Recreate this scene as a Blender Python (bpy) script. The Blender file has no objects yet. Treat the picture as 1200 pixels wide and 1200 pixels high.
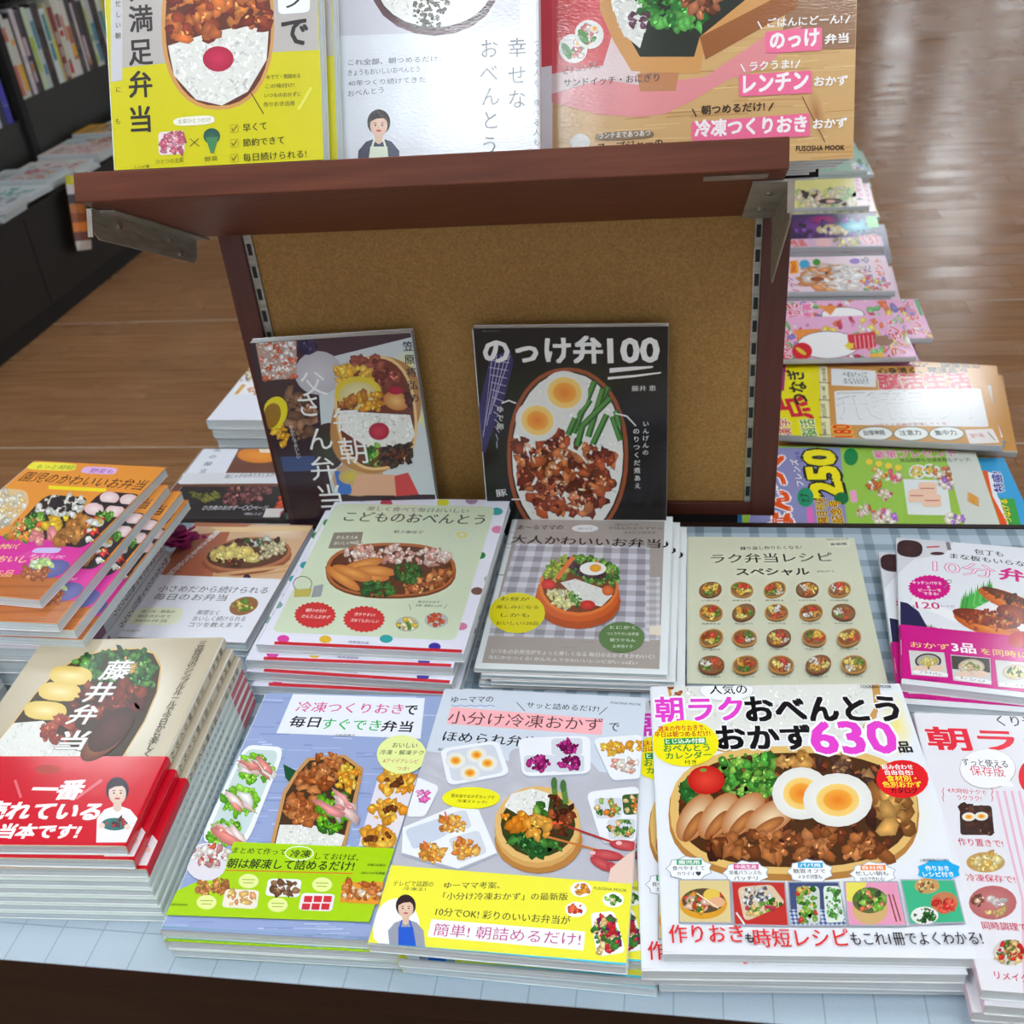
import bpy, math, random
from math import sin, cos, pi, radians as RD
from mathutils import Vector, Matrix
random.seed(7)
C = bpy.context.scene.collection
sc = bpy.context.scene

# ------------------------------------------------------------------ camera, world, lights, exposure
CP = Vector((.129, -.4113, .6766)); YAW, PIT, ROL, FPX = -.1965, .5757, -.1022, 1234.05
FW = Vector((sin(YAW)*cos(PIT), cos(YAW)*cos(PIT), -sin(PIT)))
RT0 = Vector((cos(YAW), -sin(YAW), 0)); UP0 = RT0.cross(FW)
RT = RT0*cos(ROL)+UP0*sin(ROL); UP = -RT0*sin(ROL)+UP0*cos(ROL)
cam = bpy.data.cameras.new('camera'); cam.sensor_width = 36; cam.lens = 36*FPX/1200; cam.clip_start = .01
co = bpy.data.objects.new('camera', cam); C.objects.link(co)
co.matrix_world = Matrix(((RT.x, UP.x, -FW.x, CP.x), (RT.y, UP.y, -FW.y, CP.y), (RT.z, UP.z, -FW.z, CP.z), (0, 0, 0, 1)))
cam.dof.use_dof = True; cam.dof.focus_distance = .86; cam.dof.aperture_fstop = 12
sc.camera = co
sc.view_settings.view_transform = 'Standard'; sc.view_settings.look = 'None'
sc.view_settings.gamma = 1; sc.view_settings.use_curve_mapping = False
sc.view_settings.exposure = 0.20
w = bpy.data.worlds.new('world'); sc.world = w; w.use_nodes = True
w.node_tree.nodes['Background'].inputs[0].default_value = (.80, .91, 1, 1)
w.node_tree.nodes['Background'].inputs[1].default_value = .95
LAMP = 15.6
CEIL = 1.98
LIGHTS = [(-1.35, .75), (.85, .70), (-.45, -.15), (-1.3, -.35), (.6, -.45), (1.9, .5), (-2.6, .6), (-.40, -1.15), (-2.3, -1.15), (1.6, -1.15), (-1.92, 2.10), (1.44, 2.5), (-1.88, 4.8), (1.48, 4.9), (-1.88, 7.6), (1.5, 7.6), (3.6, 2.5), (3.6, 5), (4.2, 9), (3.2, 12), (-.4, -3.2), (5.2, 13), (3.0, 16), (5.6, 17.5), (2.6, 9.6), (3.4, 14), (4.6, 10.8), (4.4, 18.5), (5.8, 21), (4.0, 21.5), (6.2, 23.5), (5.0, 16), (2.9, 12.2), (5.9, 14.5), (3.6, 19.8)]  # some read off glare; others unseen, added to brighten table and right floor

# ------------------------------------------------------------------ materials
def lin(c):
    return tuple(((v/255)/12.92 if v/255 <= .04045 else ((v/255+.055)/1.055)**2.4) for v in c)
def nt(name):
    m = bpy.data.materials.new(name); m.use_nodes = True
    return m, m.node_tree.nodes, m.node_tree.links, m.node_tree.nodes['Principled BSDF']
def ramp(n, l, src, cols):
    r = n.new('ShaderNodeValToRGB'); l.new(src, r.inputs[0])
    e = r.color_ramp.elements
    while len(e) < len(cols): e.new(.5)
    for k, (p, c) in enumerate(cols):
        e[k].position = p; e[k].color = (*lin(c), 1)
    return r
def noise(n, l, scale, sc3=(1, 1, 1), detail=4, coord='Object', rough=.5):
    t = n.new('ShaderNodeTexCoord'); mp = n.new('ShaderNodeMapping'); mp.inputs['Scale'].default_value = sc3
    l.new(t.outputs[coord], mp.inputs[0]); x = n.new('ShaderNodeTexNoise'); x.inputs['Scale'].default_value = scale
    x.inputs['Detail'].default_value = detail; x.inputs['Roughness'].default_value = rough
    l.new(mp.outputs[0], x.inputs['Vector']); return x
def mat_noise(name, cols, scale, sc3=(1, 1, 1), rough=.5, bump=0, detail=4, metal=0, spec=.5, bdist=.002):
    m, n, l, b = nt(name); x = noise(n, l, scale, sc3, detail)
    r = ramp(n, l, x.outputs[0], cols); l.new(r.outputs[0], b.inputs['Base Color'])
    b.inputs['Roughness'].default_value = rough; b.inputs['Metallic'].default_value = metal
    b.inputs['Specular IOR Level'].default_value = spec
    if bump:
        bp = n.new('ShaderNodeBump'); bp.inputs['Strength'].default_value = bump; bp.inputs['Distance'].default_value = bdist
        l.new(x.outputs[0], bp.inputs['Height']); l.new(bp.outputs[0], b.inputs['Normal'])
    return m
def mat_print(name, rough, bump, fine=0, spec=.5):
    m, n, l, b = nt(name)
    a = n.new('ShaderNodeVertexColor'); a.layer_name = 'Col'; l.new(a.outputs[0], b.inputs['Base Color'])
    b.inputs['Roughness'].default_value = rough; b.inputs['Specular IOR Level'].default_value = spec
    x = noise(n, l, 22, (1, 1, 1), 2)
    bp = n.new('ShaderNodeBump'); bp.inputs['Strength'].default_value = bump; bp.inputs['Distance'].default_value = .002
    l.new(x.outputs[0], bp.inputs['Height']); last = bp
    if fine:
        y = noise(n, l, 260, (1, 2.6, 1), 3)
        b2 = n.new('ShaderNodeBump'); b2.inputs['Strength'].default_value = fine; b2.inputs['Distance'].default_value = .0006
        l.new(y.outputs[0], b2.inputs['Height']); l.new(bp.outputs[0], b2.inputs['Normal']); last = b2
    l.new(last.outputs[0], b.inputs['Normal']); return m
GLOSS = mat_print('laminated_print', .16, .10)
SEMI = mat_print('coated_print', .3, .08)
MATTE = mat_print('uncoated_print', .55, .05)
FILM = mat_print('creased_film_print', .16, .2, .22, .9)
PAGES = mat_noise('page_edges', [(.25, (170, 182, 186)), (.5, (214, 222, 224)), (.75, (232, 238, 240))], 30, (.15, .15, 90), .75, .3, 3)
PAGES_W = mat_noise('bright_page_edges', [(.25, (205, 212, 216)), (.6, (236, 240, 242)), (.8, (244, 246, 248))], 30, (.15, .15, 70), .75, .2, 3)
PAGES_G = mat_noise('newsprint_edges', [(.25, (138, 140, 142)), (.5, (176, 178, 180)), (.8, (198, 199, 201))], 30, (.15, .15, 80), .8, .3, 3)
WOOD = mat_noise('brown_laminate', [(.2, (76, 36, 21)), (.5, (92, 44, 26)), (.8, (108, 56, 34))], 9, (1, 14, 14), .45, .05, 6, 0, .25)
WOOD_D = mat_noise('dark_brown_laminate_shadowed', [(.2, (20, 7, 4)), (.5, (29, 11, 6)), (.8, (42, 18, 10))], 7, (1, 10, 10), .5, .05, 6, 0, .3)  # dark wood, taken darker still for the shadow over the table front
POST = mat_noise('reddish_brown_laminate', [(.2, (66, 28, 20)), (.6, (82, 36, 26)), (.8, (94, 44, 32))], 9, (12, 12, 1), .4, .04, 5)
FIBRE = mat_noise('fibreboard', [(.3, (140, 102, 48)), (.5, (156, 115, 56)), (.7, (170, 128, 68))], 420, (1, 1, 1), .75, .15, 4)
STEEL = mat_noise('zinc_steel', [(.3, (140, 137, 126)), (.7, (170, 167, 156))], 40, (1, 1, 6), .45, .05, 3, .55)
SCREW = mat_noise('screw_steel', [(.3, (205, 205, 200)), (.7, (230, 230, 226))], 60, (1, 1, 1), .22, 0, 2, 1)
DARKSLOT = mat_noise('dark_slot', [(.3, (14, 12, 12)), (.7, (22, 20, 20))], 40, (1, 1, 1), .7)
BLACK = mat_noise('black_fixture_laminate', [(.3, (13, 12, 11)), (.7, (20, 18, 16))], 5, (1, 1, 1), .55)
BLACK2 = mat_noise('dark_grey_fixture_panel', [(.3, (38, 38, 34)), (.7, (48, 48, 42))], 5, (1, 1, 1), .5)
LABEL = mat_noise('paper_label', [(.3, (112, 98, 88)), (.7, (140, 126, 114))], 60, (1, 1, 1), .6)
CEILM = mat_noise('ceiling_white', [(.3, (225, 226, 226)), (.7, (236, 237, 237))], 4, (1, 1, 1), .8)

def mat_cloth():
    m, n, l, b = nt('gingham_table_cloth')
    t = n.new('ShaderNodeTexCoord'); s = n.new('ShaderNodeSeparateXYZ'); l.new(t.outputs['Object'], s.inputs[0])
    def M(op, a, bb=None, cc=None):
        q = n.new('ShaderNodeMath'); q.operation = op
        for k, v in enumerate((a, bb, cc)):
            if v is None: continue
            if isinstance(v, (int, float)): q.inputs[k].default_value = v
            else: l.new(v, q.inputs[k])
        return q.outputs[0]
    def stripes(src, per, off, duty):
        f = M('FRACT', M('DIVIDE', M('SUBTRACT', src, off), per)); return M('LESS_THAN', f, duty)
    # woven gingham at the rear, thin printed check near the front edge
    sx = stripes(s.outputs[0], .0298, .138, .34); sy = stripes(s.outputs[1], .0292, .571, .38)
    add = M('MULTIPLY', M('ADD', sx, sy), .5)
    lx = stripes(s.outputs[0], .03306, -.3745, .035); ly = stripes(s.outputs[1], .0640, .0296, .02)
    thin = M('MULTIPLY', M('MAXIMUM', lx, ly), .42)
    near = M('LESS_THAN', s.outputs[1], .20)
    fac = M('ADD', M('MULTIPLY', add, M('SUBTRACT', 1.0, near)), M('MULTIPLY', thin, near))
    x = noise(n, l, 9, (1, 1, 1), 3); wv = noise(n, l, 900, (1, 1, 1), 1)
    r = ramp(n, l, fac, [(0, (172, 188, 201)), (.5, (140, 158, 171)), (1, (106, 126, 138))])  # tones lowered to carry the shadow lying over the front edge
    mx = n.new('ShaderNodeMix'); mx.data_type = 'RGBA'; mx.blend_type = 'MULTIPLY'; mx.inputs[0].default_value = .25
    l.new(r.outputs[0], mx.inputs[6]); rr = ramp(n, l, wv.outputs[0], [(.3, (205, 210, 215)), (.7, (255, 255, 255))]); l.new(rr.outputs[0], mx.inputs[7])
    l.new(mx.outputs[2], b.inputs['Base Color']); b.inputs['Roughness'].default_value = .42
    bp = n.new('ShaderNodeBump'); bp.inputs['Strength'].default_value = .12; bp.inputs['Distance'].default_value = .003
    l.new(x.outputs[0], bp.inputs['Height']); l.new(bp.outputs[0], b.inputs['Normal'])
    return m
CLOTH = mat_cloth()
def mat_plank():
    m, n, l, b = nt('floor_board_vinyl')
    oi = n.new('ShaderNodeObjectInfo'); t = n.new('ShaderNodeTexCoord'); mp = n.new('ShaderNodeMapping'); mp.inputs['Scale'].default_value = (1.6, 26, 1)
    l.new(t.outputs['Object'], mp.inputs[0])
    ad = n.new('ShaderNodeVectorMath'); ad.operation = 'ADD'; l.new(mp.outputs[0], ad.inputs[0])
    cb = n.new('ShaderNodeCombineXYZ'); mu = n.new('ShaderNodeMath'); mu.operation = 'MULTIPLY'; mu.inputs[1].default_value = 37
    l.new(oi.outputs['Random'], mu.inputs[0]); l.new(mu.outputs[0], cb.inputs[0]); l.new(cb.outputs[0], ad.inputs[1])
    x = n.new('ShaderNodeTexNoise'); x.inputs['Scale'].default_value = 2.2; x.inputs['Detail'].default_value = 7; l.new(ad.outputs[0], x.inputs['Vector'])
    r = ramp(n, l, x.outputs[0], [(.25, (142, 100, 64)), (.5, (160, 115, 77)), (.75, (176, 130, 90))]); 
    hs = n.new('ShaderNodeHueSaturation'); l.new(r.outputs[0], hs.inputs['Color'])
    mr = n.new('ShaderNodeMapRange'); mr.inputs[3].default_value = .93; mr.inputs[4].default_value = 1.07; l.new(oi.outputs['Random'], mr.inputs[0]); l.new(mr.outputs[0], hs.inputs['Value'])
    l.new(hs.outputs[0], b.inputs['Base Color'])
    b.inputs['Roughness'].default_value = .3
    y = noise(n, l, 1.3, (1, 1, 1), 3); r2 = ramp(n, l, y.outputs[0], [(.35, (110, 110, 110)), (.65, (150, 150, 150))]); l.new(r2.outputs[0], b.inputs['Roughness'])
    bp = n.new('ShaderNodeBump'); bp.inputs['Strength'].default_value = .10; bp.inputs['Distance'].default_value = .002
    l.new(x.outputs[0], bp.inputs['Height']); l.new(bp.outputs[0], b.inputs['Normal']); return m
PLANK = mat_plank()
SEAM = mat_noise('floor_seam', [(.3, (205, 188, 165)), (.7, (228, 214, 195))], 20, (1, 1, 1), .5)
SUB = mat_noise('floor_underlay', [(.3, (150, 110, 82)), (.7, (165, 122, 92))], 5, (1, 1, 1), .5)

# ------------------------------------------------------------------ mesh helpers
def link(o, parent=None):
    C.objects.link(o)
    if parent: o.parent = parent
    return o
def meshobj(name, vs, fs, mat, parent=None, smooth=False):
    me = bpy.data.meshes.new(name); me.from_pydata(vs, [], fs); me.materials.append(mat)
    if smooth: me.polygons.foreach_set('use_smooth', [True]*len(fs))
    return link(bpy.data.objects.new(name, me), parent)
BF = [(0, 3, 2, 1), (4, 5, 6, 7), (0, 1, 5, 4), (1, 2, 6, 5), (2, 3, 7, 6), (3, 0, 4, 7)]
def bx(vs, fs, x0, y0, z0, x1, y1, z1):
    o = len(vs); vs += [(x0, y0, z0), (x1, y0, z0), (x1, y1, z0), (x0, y1, z0), (x0, y0, z1), (x1, y0, z1), (x1, y1, z1), (x0, y1, z1)]
    fs += [tuple(o+i for i in f) for f in BF]
def box(name, a, b, mat, parent=None, bev=0):
    vs, fs = [], []; bx(vs, fs, *a, *b); o = meshobj(name, vs, fs, mat, parent)
    if bev:
        m = o.modifiers.new('b', 'BEVEL'); m.width = bev; m.segments = 2
    return o
def prism(name, pts, axis, a, b, mat, parent=None):
    # polygon in the plane across `axis`, extruded from a to b
    n = len(pts)
    def V(p, t): return {'x': (t, p[0], p[1]), 'y': (p[0], t, p[1]), 'z': (p[0], p[1], t)}[axis]
    vs = [V(p, a) for p in pts]+[V(p, b) for p in pts]
    fs = [tuple(range(n)), tuple(range(2*n-1, n-1, -1))]+[(i, i+n, (i+1) % n+n, (i+1) % n) for i in range(n)]
    o = meshobj(name, vs, fs, mat, parent)
    import bmesh
    bm = bmesh.new(); bm.from_mesh(o.data); bmesh.ops.recalc_face_normals(bm, faces=bm.faces); bm.to_mesh(o.data); bm.free()
    return o
def tag(o, label=None, cat=None, group=None, kind=None):
    if label: o['label'] = label
    if cat: o['category'] = cat
    if group: o['group'] = group
    if kind: o['kind'] = kind
    return o
def empty(name, M=None):
    o = bpy.data.objects.new(name, None); o.empty_display_size = .03; C.objects.link(o)
    if M is not None: o.matrix_world = M
    return o
def dup(root, M, label=None, group=None, skip=()):
    r = root.copy(); C.objects.link(r); r.matrix_world = M
    if label: r['label'] = label
    if group: r['group'] = group
    for ch in root.children:
        if ch.name.split('.')[0] in skip: continue
        c = ch.copy(); C.objects.link(c); c.parent = r
        for g in ch.children:
            if g.name.split('.')[0] in skip: continue
            d = g.copy(); C.objects.link(d); d.parent = c
    return r

# ------------------------------------------------------------------ text -> flat outlines (cached)
_tc = {}
def glyphs(s, bold=0.0, res=2):
    k = (s, bold)
    if k in _tc: return _tc[k]
    cu = bpy.data.curves.new('t', 'FONT'); cu.body = s; cu.resolution_u = res; cu.offset = bold
    o = bpy.data.objects.new('t', cu); C.objects.link(o)
    dg = bpy.context.evaluated_depsgraph_get(); m = bpy.data.meshes.new_from_object(o.evaluated_get(dg))
    vs = [(v.co.x, v.co.y) for v in m.vertices]; fs = [tuple(p.vertices) for p in m.polygons]
    bpy.data.objects.remove(o); bpy.data.curves.remove(cu); bpy.data.meshes.remove(m)
    if not vs: vs = [(0, 0), (1, 0), (1, 1)]
    x0 = min(v[0] for v in vs); x1 = max(v[0] for v in vs); y0 = min(v[1] for v in vs); y1 = max(v[1] for v in vs)
    _tc[k] = (vs, fs, x0, y0, x1, y1); return _tc[k]

LAY = 1.6e-6
class Art:
    """flat print on a cover, gathered into one mesh in the cover's own plane"""
    def __init__(s, root, W, H, z, frame=(0, 0, 1), clip=True):
        s.root = root; s.W = W; s.H = H; s.z = z; s.vs = []; s.fs = []; s.cs = []; s.lay = 20; s.fr = frame
        s.M = root.matrix_world.copy(); s.Mi = s.M.inverted(); s.clip = clip
        s.P0 = s.M @ Vector((0, 0, z)); s.n = (s.M.to_3x3() @ Vector((0, 0, 1))).normalized()
    def f(s, *fr): s.fr = fr; return s
    def L(s, x, y):
        px, py = s.fr[0]+x*s.fr[2], s.fr[1]+y*s.fr[2]
        v = FW+RT*((px-600)/FPX)-UP*((py-600)/FPX)
        q = s.Mi @ (CP+v*((s.P0-CP).dot(s.n)/v.dot(s.n)))
        return Vector((q.x, q.y))
    def raw(s, pts, faces, cols, lay=None):
        # drop what lies off the sheet, pull the rest onto it
        if lay is None: s.lay += 1; lay = s.lay
        e = .0006
        if s.clip:
            if all(p[0] < 0 for p in pts) or all(p[0] > s.W for p in pts) or all(p[1] < 0 for p in pts) or all(p[1] > s.H for p in pts): return
            pts = [(min(max(p[0], e), s.W-e), min(max(p[1], e), s.H-e)) for p in pts]
        o = len(s.vs); z = s.z+lay*LAY
        s.vs += [(p[0], p[1], z) for p in pts]
        for f in faces:
            s.fs.append(tuple(o+i for i in f)); s.cs += [cols[i] if isinstance(cols, list) else cols for i in f]
    def poly(s, pts, col, lay=None):
        q = [s.L(*p) for p in pts]
        a = sum(q[i].x*q[(i+1) % len(q)].y-q[(i+1) % len(q)].x*q[i].y for i in range(len(q)))
        if a < 0: q.reverse()
        s.raw(q, [tuple(range(len(q)))], lin(col), lay)
    def fan(s, ctr, rim, c1, c2, lay=None):
        q = [s.L(*ctr)]+[s.L(*p) for p in rim]; n = len(rim)
        a = sum(q[1+i].x*q[1+(i+1) % n].y-q[1+(i+1) % n].x*q[1+i].y for i in range(n))
        idx = [(0, 1+i, 1+(i+1) % n) if a > 0 else (0, 1+(i+1) % n, 1+i) for i in range(n)]
        s.raw(q, idx, [lin(c1)]+[lin(c2)]*n, lay)
    def ep(s, cx, cy, rx, ry, rot=0, n=20, pw=2.0):
        r = []
        for i in range(n):
            a = 2*pi*i/n; ca, sa = cos(a), sin(a)
            x = rx*math.copysign(abs(ca)**(2/pw), ca); y = ry*math.copysign(abs(sa)**(2/pw), sa)
            r.append((cx+x*cos(rot)-y*sin(rot), cy+x*sin(rot)+y*cos(rot)))
        return r
    def E(s, cx, cy, rx, ry, col, c2=None, rot=0, n=20, pw=2.0, lay=None):
        s.fan((cx, cy), s.ep(cx, cy, rx, ry, rot, n, pw), col, c2 or col, lay)
    def ring(s, cx, cy, rx, ry, t, col, rot=0, n=32, pw=2.0):
        a = s.ep(cx, cy, rx, ry, rot, n, pw); b = s.ep(cx, cy, rx-t, ry-t, rot, n, pw)
        s.strip(a, b, col)
    def strip(s, a, b, col, closed=True):
        n = len(a); q = [s.L(*p) for p in a]+[s.L(*p) for p in b]
        m = n if closed else n-1
        fs = [(i, (i+1) % n, (i+1) % n+n, i+n) for i in range(m)]
        f = fs[0]; A = sum(q[f[i]].x*q[f[(i+1) % 4]].y-q[f[(i+1) % 4]].x*q[f[i]].y for i in range(4))
        if A < 0: fs = [tuple(reversed(f)) for f in fs]
        s.raw(q, fs, lin(col))
    def line(s, x0, y0, x1, y1, t, col):
        d = math.hypot(x1-x0, y1-y0) or 1; nx, ny = -(y1-y0)/d*t/2, (x1-x0)/d*t/2
        s.poly([(x0+nx, y0+ny), (x1+nx, y1+ny), (x1-nx, y1-ny), (x0-nx, y0-ny)], col)
    def burst(s, cx, cy, rx, ry, col, k=24, d=.1):
        r = []
        for i in range(2*k):
            a = pi*i/k; m = 1 if i % 2 else 1-d; r.append((cx+rx*m*cos(a), cy+ry*m*sin(a)))
        s.fan((cx, cy), r, col, col)
    def rr(s, pts, col, r=.18, n=4):
        # rounded quad
        out = []
        for i in range(4):
            p, a, b = pts[i], pts[i-1], pts[(i+1) % 4]
            for k in range(n+1):
                t = k/n; q0 = [p[j]+(a[j]-p[j])*r*(1-t) for j in (0, 1)]; q1 = [p[j]+(b[j]-p[j])*r*t for j in (0, 1)]
                out.append(tuple(p[j]+(q0[j]-p[j])*(1-t)+(q1[j]-p[j])*t for j in (0, 1)))
        s.poly(out, col)
    def shifts(s, b, n):
        if n == 0: return [(0, 0)]
        if n == 2: return [(-b, 0), (b, 0)]
        return [(b*cos(pi/4+2*pi*i/n)*(1.3 if n == 4 else 1), b*sin(pi/4+2*pi*i/n)*(1.1 if n == 4 else 1)) for i in range(n)]+([(0, 0)] if n > 4 else [])
    def T(s, txt, p0, p1, h, col, halo=None, bold=0.012, hw=.05):
        a, b = s.L(*p0), s.L(*p1); d = b-a; ln = d.length; d.normalize(); u = Vector((-d.y, d.x))
        ix, iy = p1[0]-p0[0], p1[1]-p0[1]; il = math.hypot(ix, iy)
        c = s.L(p0[0]+iy/il*h, p0[1]-ix/il*h); hh = abs((c-a).dot(u))
        g = glyphs(txt); sx = ln/(g[4]-g[2]); sy = hh/(g[5]-g[3])
        q = g
        for off, cl, n in (((max(bold, 0)+hw, halo, 8),) if halo else ())+((bold, col, 0 if bold < .006 else (2 if bold < .015 else 4)),):
            for ox, oy in s.shifts(off, n):
                s.lay += 1
                s.raw([tuple(a+d*((v[0]+ox-g[2])*sx)+u*((v[1]+oy-g[3])*sy)) for v in q[0]], q[1], lin(cl), s.lay)
    def V(s, txt, p0, p1, size, col, halo=None, bold=0.012, hw=.05, wide=1.0):
        # vertical line of glyphs, first and last glyph centres p0, p1; size in frame units
        a, b = s.L(*p0), s.L(*p1); dn = (b-a); n = len(txt); dn0 = dn.normalized() if n > 1 and dn.length > 0 else Vector((0, -1)); r = Vector((-dn0.y, dn0.x))
        c = s.L(p0[0], p0[1]+size); em = (c-a).length if n == 1 else size*(dn.length/math.hypot(p1[0]-p0[0], p1[1]-p0[1]))
        l0 = s.lay+1; l1 = s.lay+(10 if halo else 1); s.lay = l1+4
        for i, ch in enumerate(txt):
            if ch == ' ': continue
            ctr = a+dn*(i/max(1, n-1))
            q = glyphs(ch)
            for off, cl, ly, m in (((max(bold, 0)+hw, halo, l0, 8),) if halo else ())+((bold, col, l1, 0 if bold < .006 else (2 if bold < .015 else 4)),):
                for sj, (ox, oy) in enumerate(s.shifts(off, m)):
                    s.raw([tuple(ctr+r*((v[0]+ox-.47)*em*wide)-dn0*((v[1]+oy-.37)*em)) for v in q[0]], q[1], lin(cl), ly+sj)
    # ---- pictured food
    def blob(s, cx, cy, r, col, el=1.0, rot=0, lay=None, k=8, shade=.8, lite=1.1):
        pts = []
        for i in range(k):
            a = 2*pi*i/k; m = r*random.uniform(.55, 1.25); x, y = m*el*cos(a), m*sin(a)
            pts.append((cx+x*cos(rot)-y*sin(rot), cy+x*sin(rot)+y*cos(rot)))
        s.fan((cx+r*random.uniform(-.4, .4), cy+r*random.uniform(-.5, .2)), pts, tuple(min(255, v*lite) for v in col), tuple(v*shade for v in col), lay)
    def fill(s, reg, n, r, pal, el=1.0, rot=None, shade=.78, lite=1.12, inset=1.0, k=8, sp=None):
        cx = sum(p[0] for p in reg)/len(reg); cy = sum(p[1] for p in reg)/len(reg)
        if inset != 1: reg = [(cx+(p[0]-cx)*inset, cy+(p[1]-cy)*inset) for p in reg]
        x0, x1 = min(p[0] for p in reg), max(p[0] for p in reg); y0, y1 = min(p[1] for p in reg), max(p[1] for p in reg)
        l0 = s.lay; m = 0; t = 0
        while m < n and t < n*20:
            t += 1; x, y = random.uniform(x0, x1), random.uniform(y0, y1); ins = False; j = len(reg)-1
            for i in range(len(reg)):
                if (reg[i][1] > y) != (reg[j][1] > y) and x < (reg[j][0]-reg[i][0])*(y-reg[i][1])/(reg[j][1]-reg[i][1])+reg[i][0]: ins = not ins
                j = i
            if not ins: continue
            c = random.choice(pal); f = random.uniform(.88, 1.1); c = tuple(min(255, v*f) for v in c)
            s.blob(x, y, r*random.choice((.5, .7, .9, 1.15)), c, el*random.uniform(1, 1.7), random.uniform(0, pi) if rot is None else rot+random.uniform(-.3, .3), l0+1+m % min(n, 40), k, shade, lite); m += 1
            if m % 5 == 0 and r > .5: hx, hy = x+random.uniform(-r, r)*.5, y+random.uniform(-r, r)*.5; s.blob(hx, hy, r*.22, tuple(min(255, v*1.35+26) for v in c), 1.8, random.uniform(0, pi), l0+1+min(n, 40)+m % 5, 5, .95, 1.0)
        s.lay = l0+6+min(n, 40)
    def rice(s, reg, n=90, r=4):
        s.poly(reg, (224, 224, 218)); s.fill(reg, int(n*1.7), r*.42, [(238, 238, 233), (230, 230, 224), (212, 213, 207), (243, 243, 240)], 1.7, None, .95, 1.02, .95, 5)
    def egg(s, cx, cy, rx, ry, yolk=.56, rot=0):
        s.E(cx, cy, rx, ry, (240, 240, 236), (222, 220, 214), rot); s.E(cx, cy, rx*yolk*1.12, ry*yolk*1.1, (235, 160, 50), (240, 205, 120), rot)
        s.E(cx, cy, rx*yolk*.75, ry*yolk*.7, (228, 120, 30), (238, 165, 60), rot)
    def bento(s, cx, cy, rx, ry, seed=0, rim=(190, 130, 70), rot=0, den=1.0, pw=2.3):
        rs = random.getstate(); random.seed(seed+11)
        s.E(cx, cy+ry*.14, rx, ry, tuple(v*.72 for v in rim), None, rot, 20, pw)
        s.E(cx, cy, rx, ry, rim, None, rot, 20, pw); s.E(cx, cy, rx*.9, ry*.88, (128, 96, 64), None, rot, 20, pw)
        pals = [[(90, 140, 50), (60, 110, 40), (130, 170, 70)], [(225, 150, 50), (235, 185, 80)], [(170, 80, 40), (200, 110, 60), (140, 60, 30)], [(225, 222, 212), (205, 200, 190)], [(200, 50, 45), (220, 90, 60)], [(240, 220, 130), (232, 200, 90)]]
        random.shuffle(pals); m = max(rx, ry)
        for i in range(4):
            a = i*pi/2+random.random(); x, y = cx+rx*.42*cos(a), cy+ry*.42*sin(a)
            s.fill(s.ep(x, y, rx*.42, ry*.42, 0, 8), int(14*den), m*.12, pals[i])
        random.setstate(rs)
    def person(s, cx, cy, k, hair=(40, 28, 30), shirt=(230, 232, 236), apron=None, skin=(232, 196, 172), bowl=None):
        s.poly([(cx-1.5*k, cy+3.6*k), (cx-1.45*k, cy+1.9*k), (cx-.9*k, cy+1.25*k), (cx-.3*k, cy+1.05*k), (cx+.3*k, cy+1.05*k), (cx+.9*k, cy+1.25*k), (cx+1.45*k, cy+1.9*k), (cx+1.5*k, cy+3.6*k)], shirt)
        s.poly([(cx-.28*k, cy+.7*k), (cx+.28*k, cy+.7*k), (cx+.3*k, cy+1.25*k), (cx, cy+1.45*k), (cx-.3*k, cy+1.25*k)], tuple(v*.93 for v in skin))
        if apron: s.poly([(cx-.6*k, cy+1.6*k), (cx+.6*k, cy+1.6*k), (cx+.75*k, cy+3.6*k), (cx-.75*k, cy+3.6*k)], apron); s.line(cx-.5*k, cy+1.7*k, cx-.3*k, cy+1.05*k, .14*k, apron); s.line(cx+.5*k, cy+1.7*k, cx+.3*k, cy+1.05*k, .14*k, apron)
        s.E(cx, cy-.12*k, .82*k, .92*k, hair); s.E(cx, cy+.12*k, .62*k, .78*k, skin, tuple(v*.93 for v in skin))
        s.poly([(cx-.7*k, cy-.1*k), (cx-.6*k, cy-.75*k), (cx, cy-1.0*k), (cx+.6*k, cy-.75*k), (cx+.7*k, cy-.1*k), (cx+.35*k, cy-.42*k), (cx-.2*k, cy-.36*k)], hair)
        for e in (-1, 1): s.E(cx+e*.24*k, cy+.1*k, .08*k, .05*k, (50, 35, 35)); s.line(cx+e*.36*k, cy-.06*k, cx+e*.14*k, cy-.08*k, .05*k, hair)
        s.line(cx, cy+.14*k, cx-.05*k, cy+.32*k, .05*k, tuple(v*.82 for v in skin)); s.E(cx, cy+.48*k, .2*k, .07*k, (190, 80, 80))
        if bowl: s.E(cx-.2*k, cy+2.3*k, .95*k, .45*k, bowl); s.fill(s.ep(cx-.2*k, cy+2.15*k, .8*k, .3*k), 14, .16*k, [(200, 60, 70), (60, 140, 130), (90, 60, 60)]); s.E(cx-1.1*k, cy+2.4*k, .22*k, .2*k, skin); s.E(cx+.7*k, cy+2.5*k, .22*k, .2*k, skin)
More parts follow.
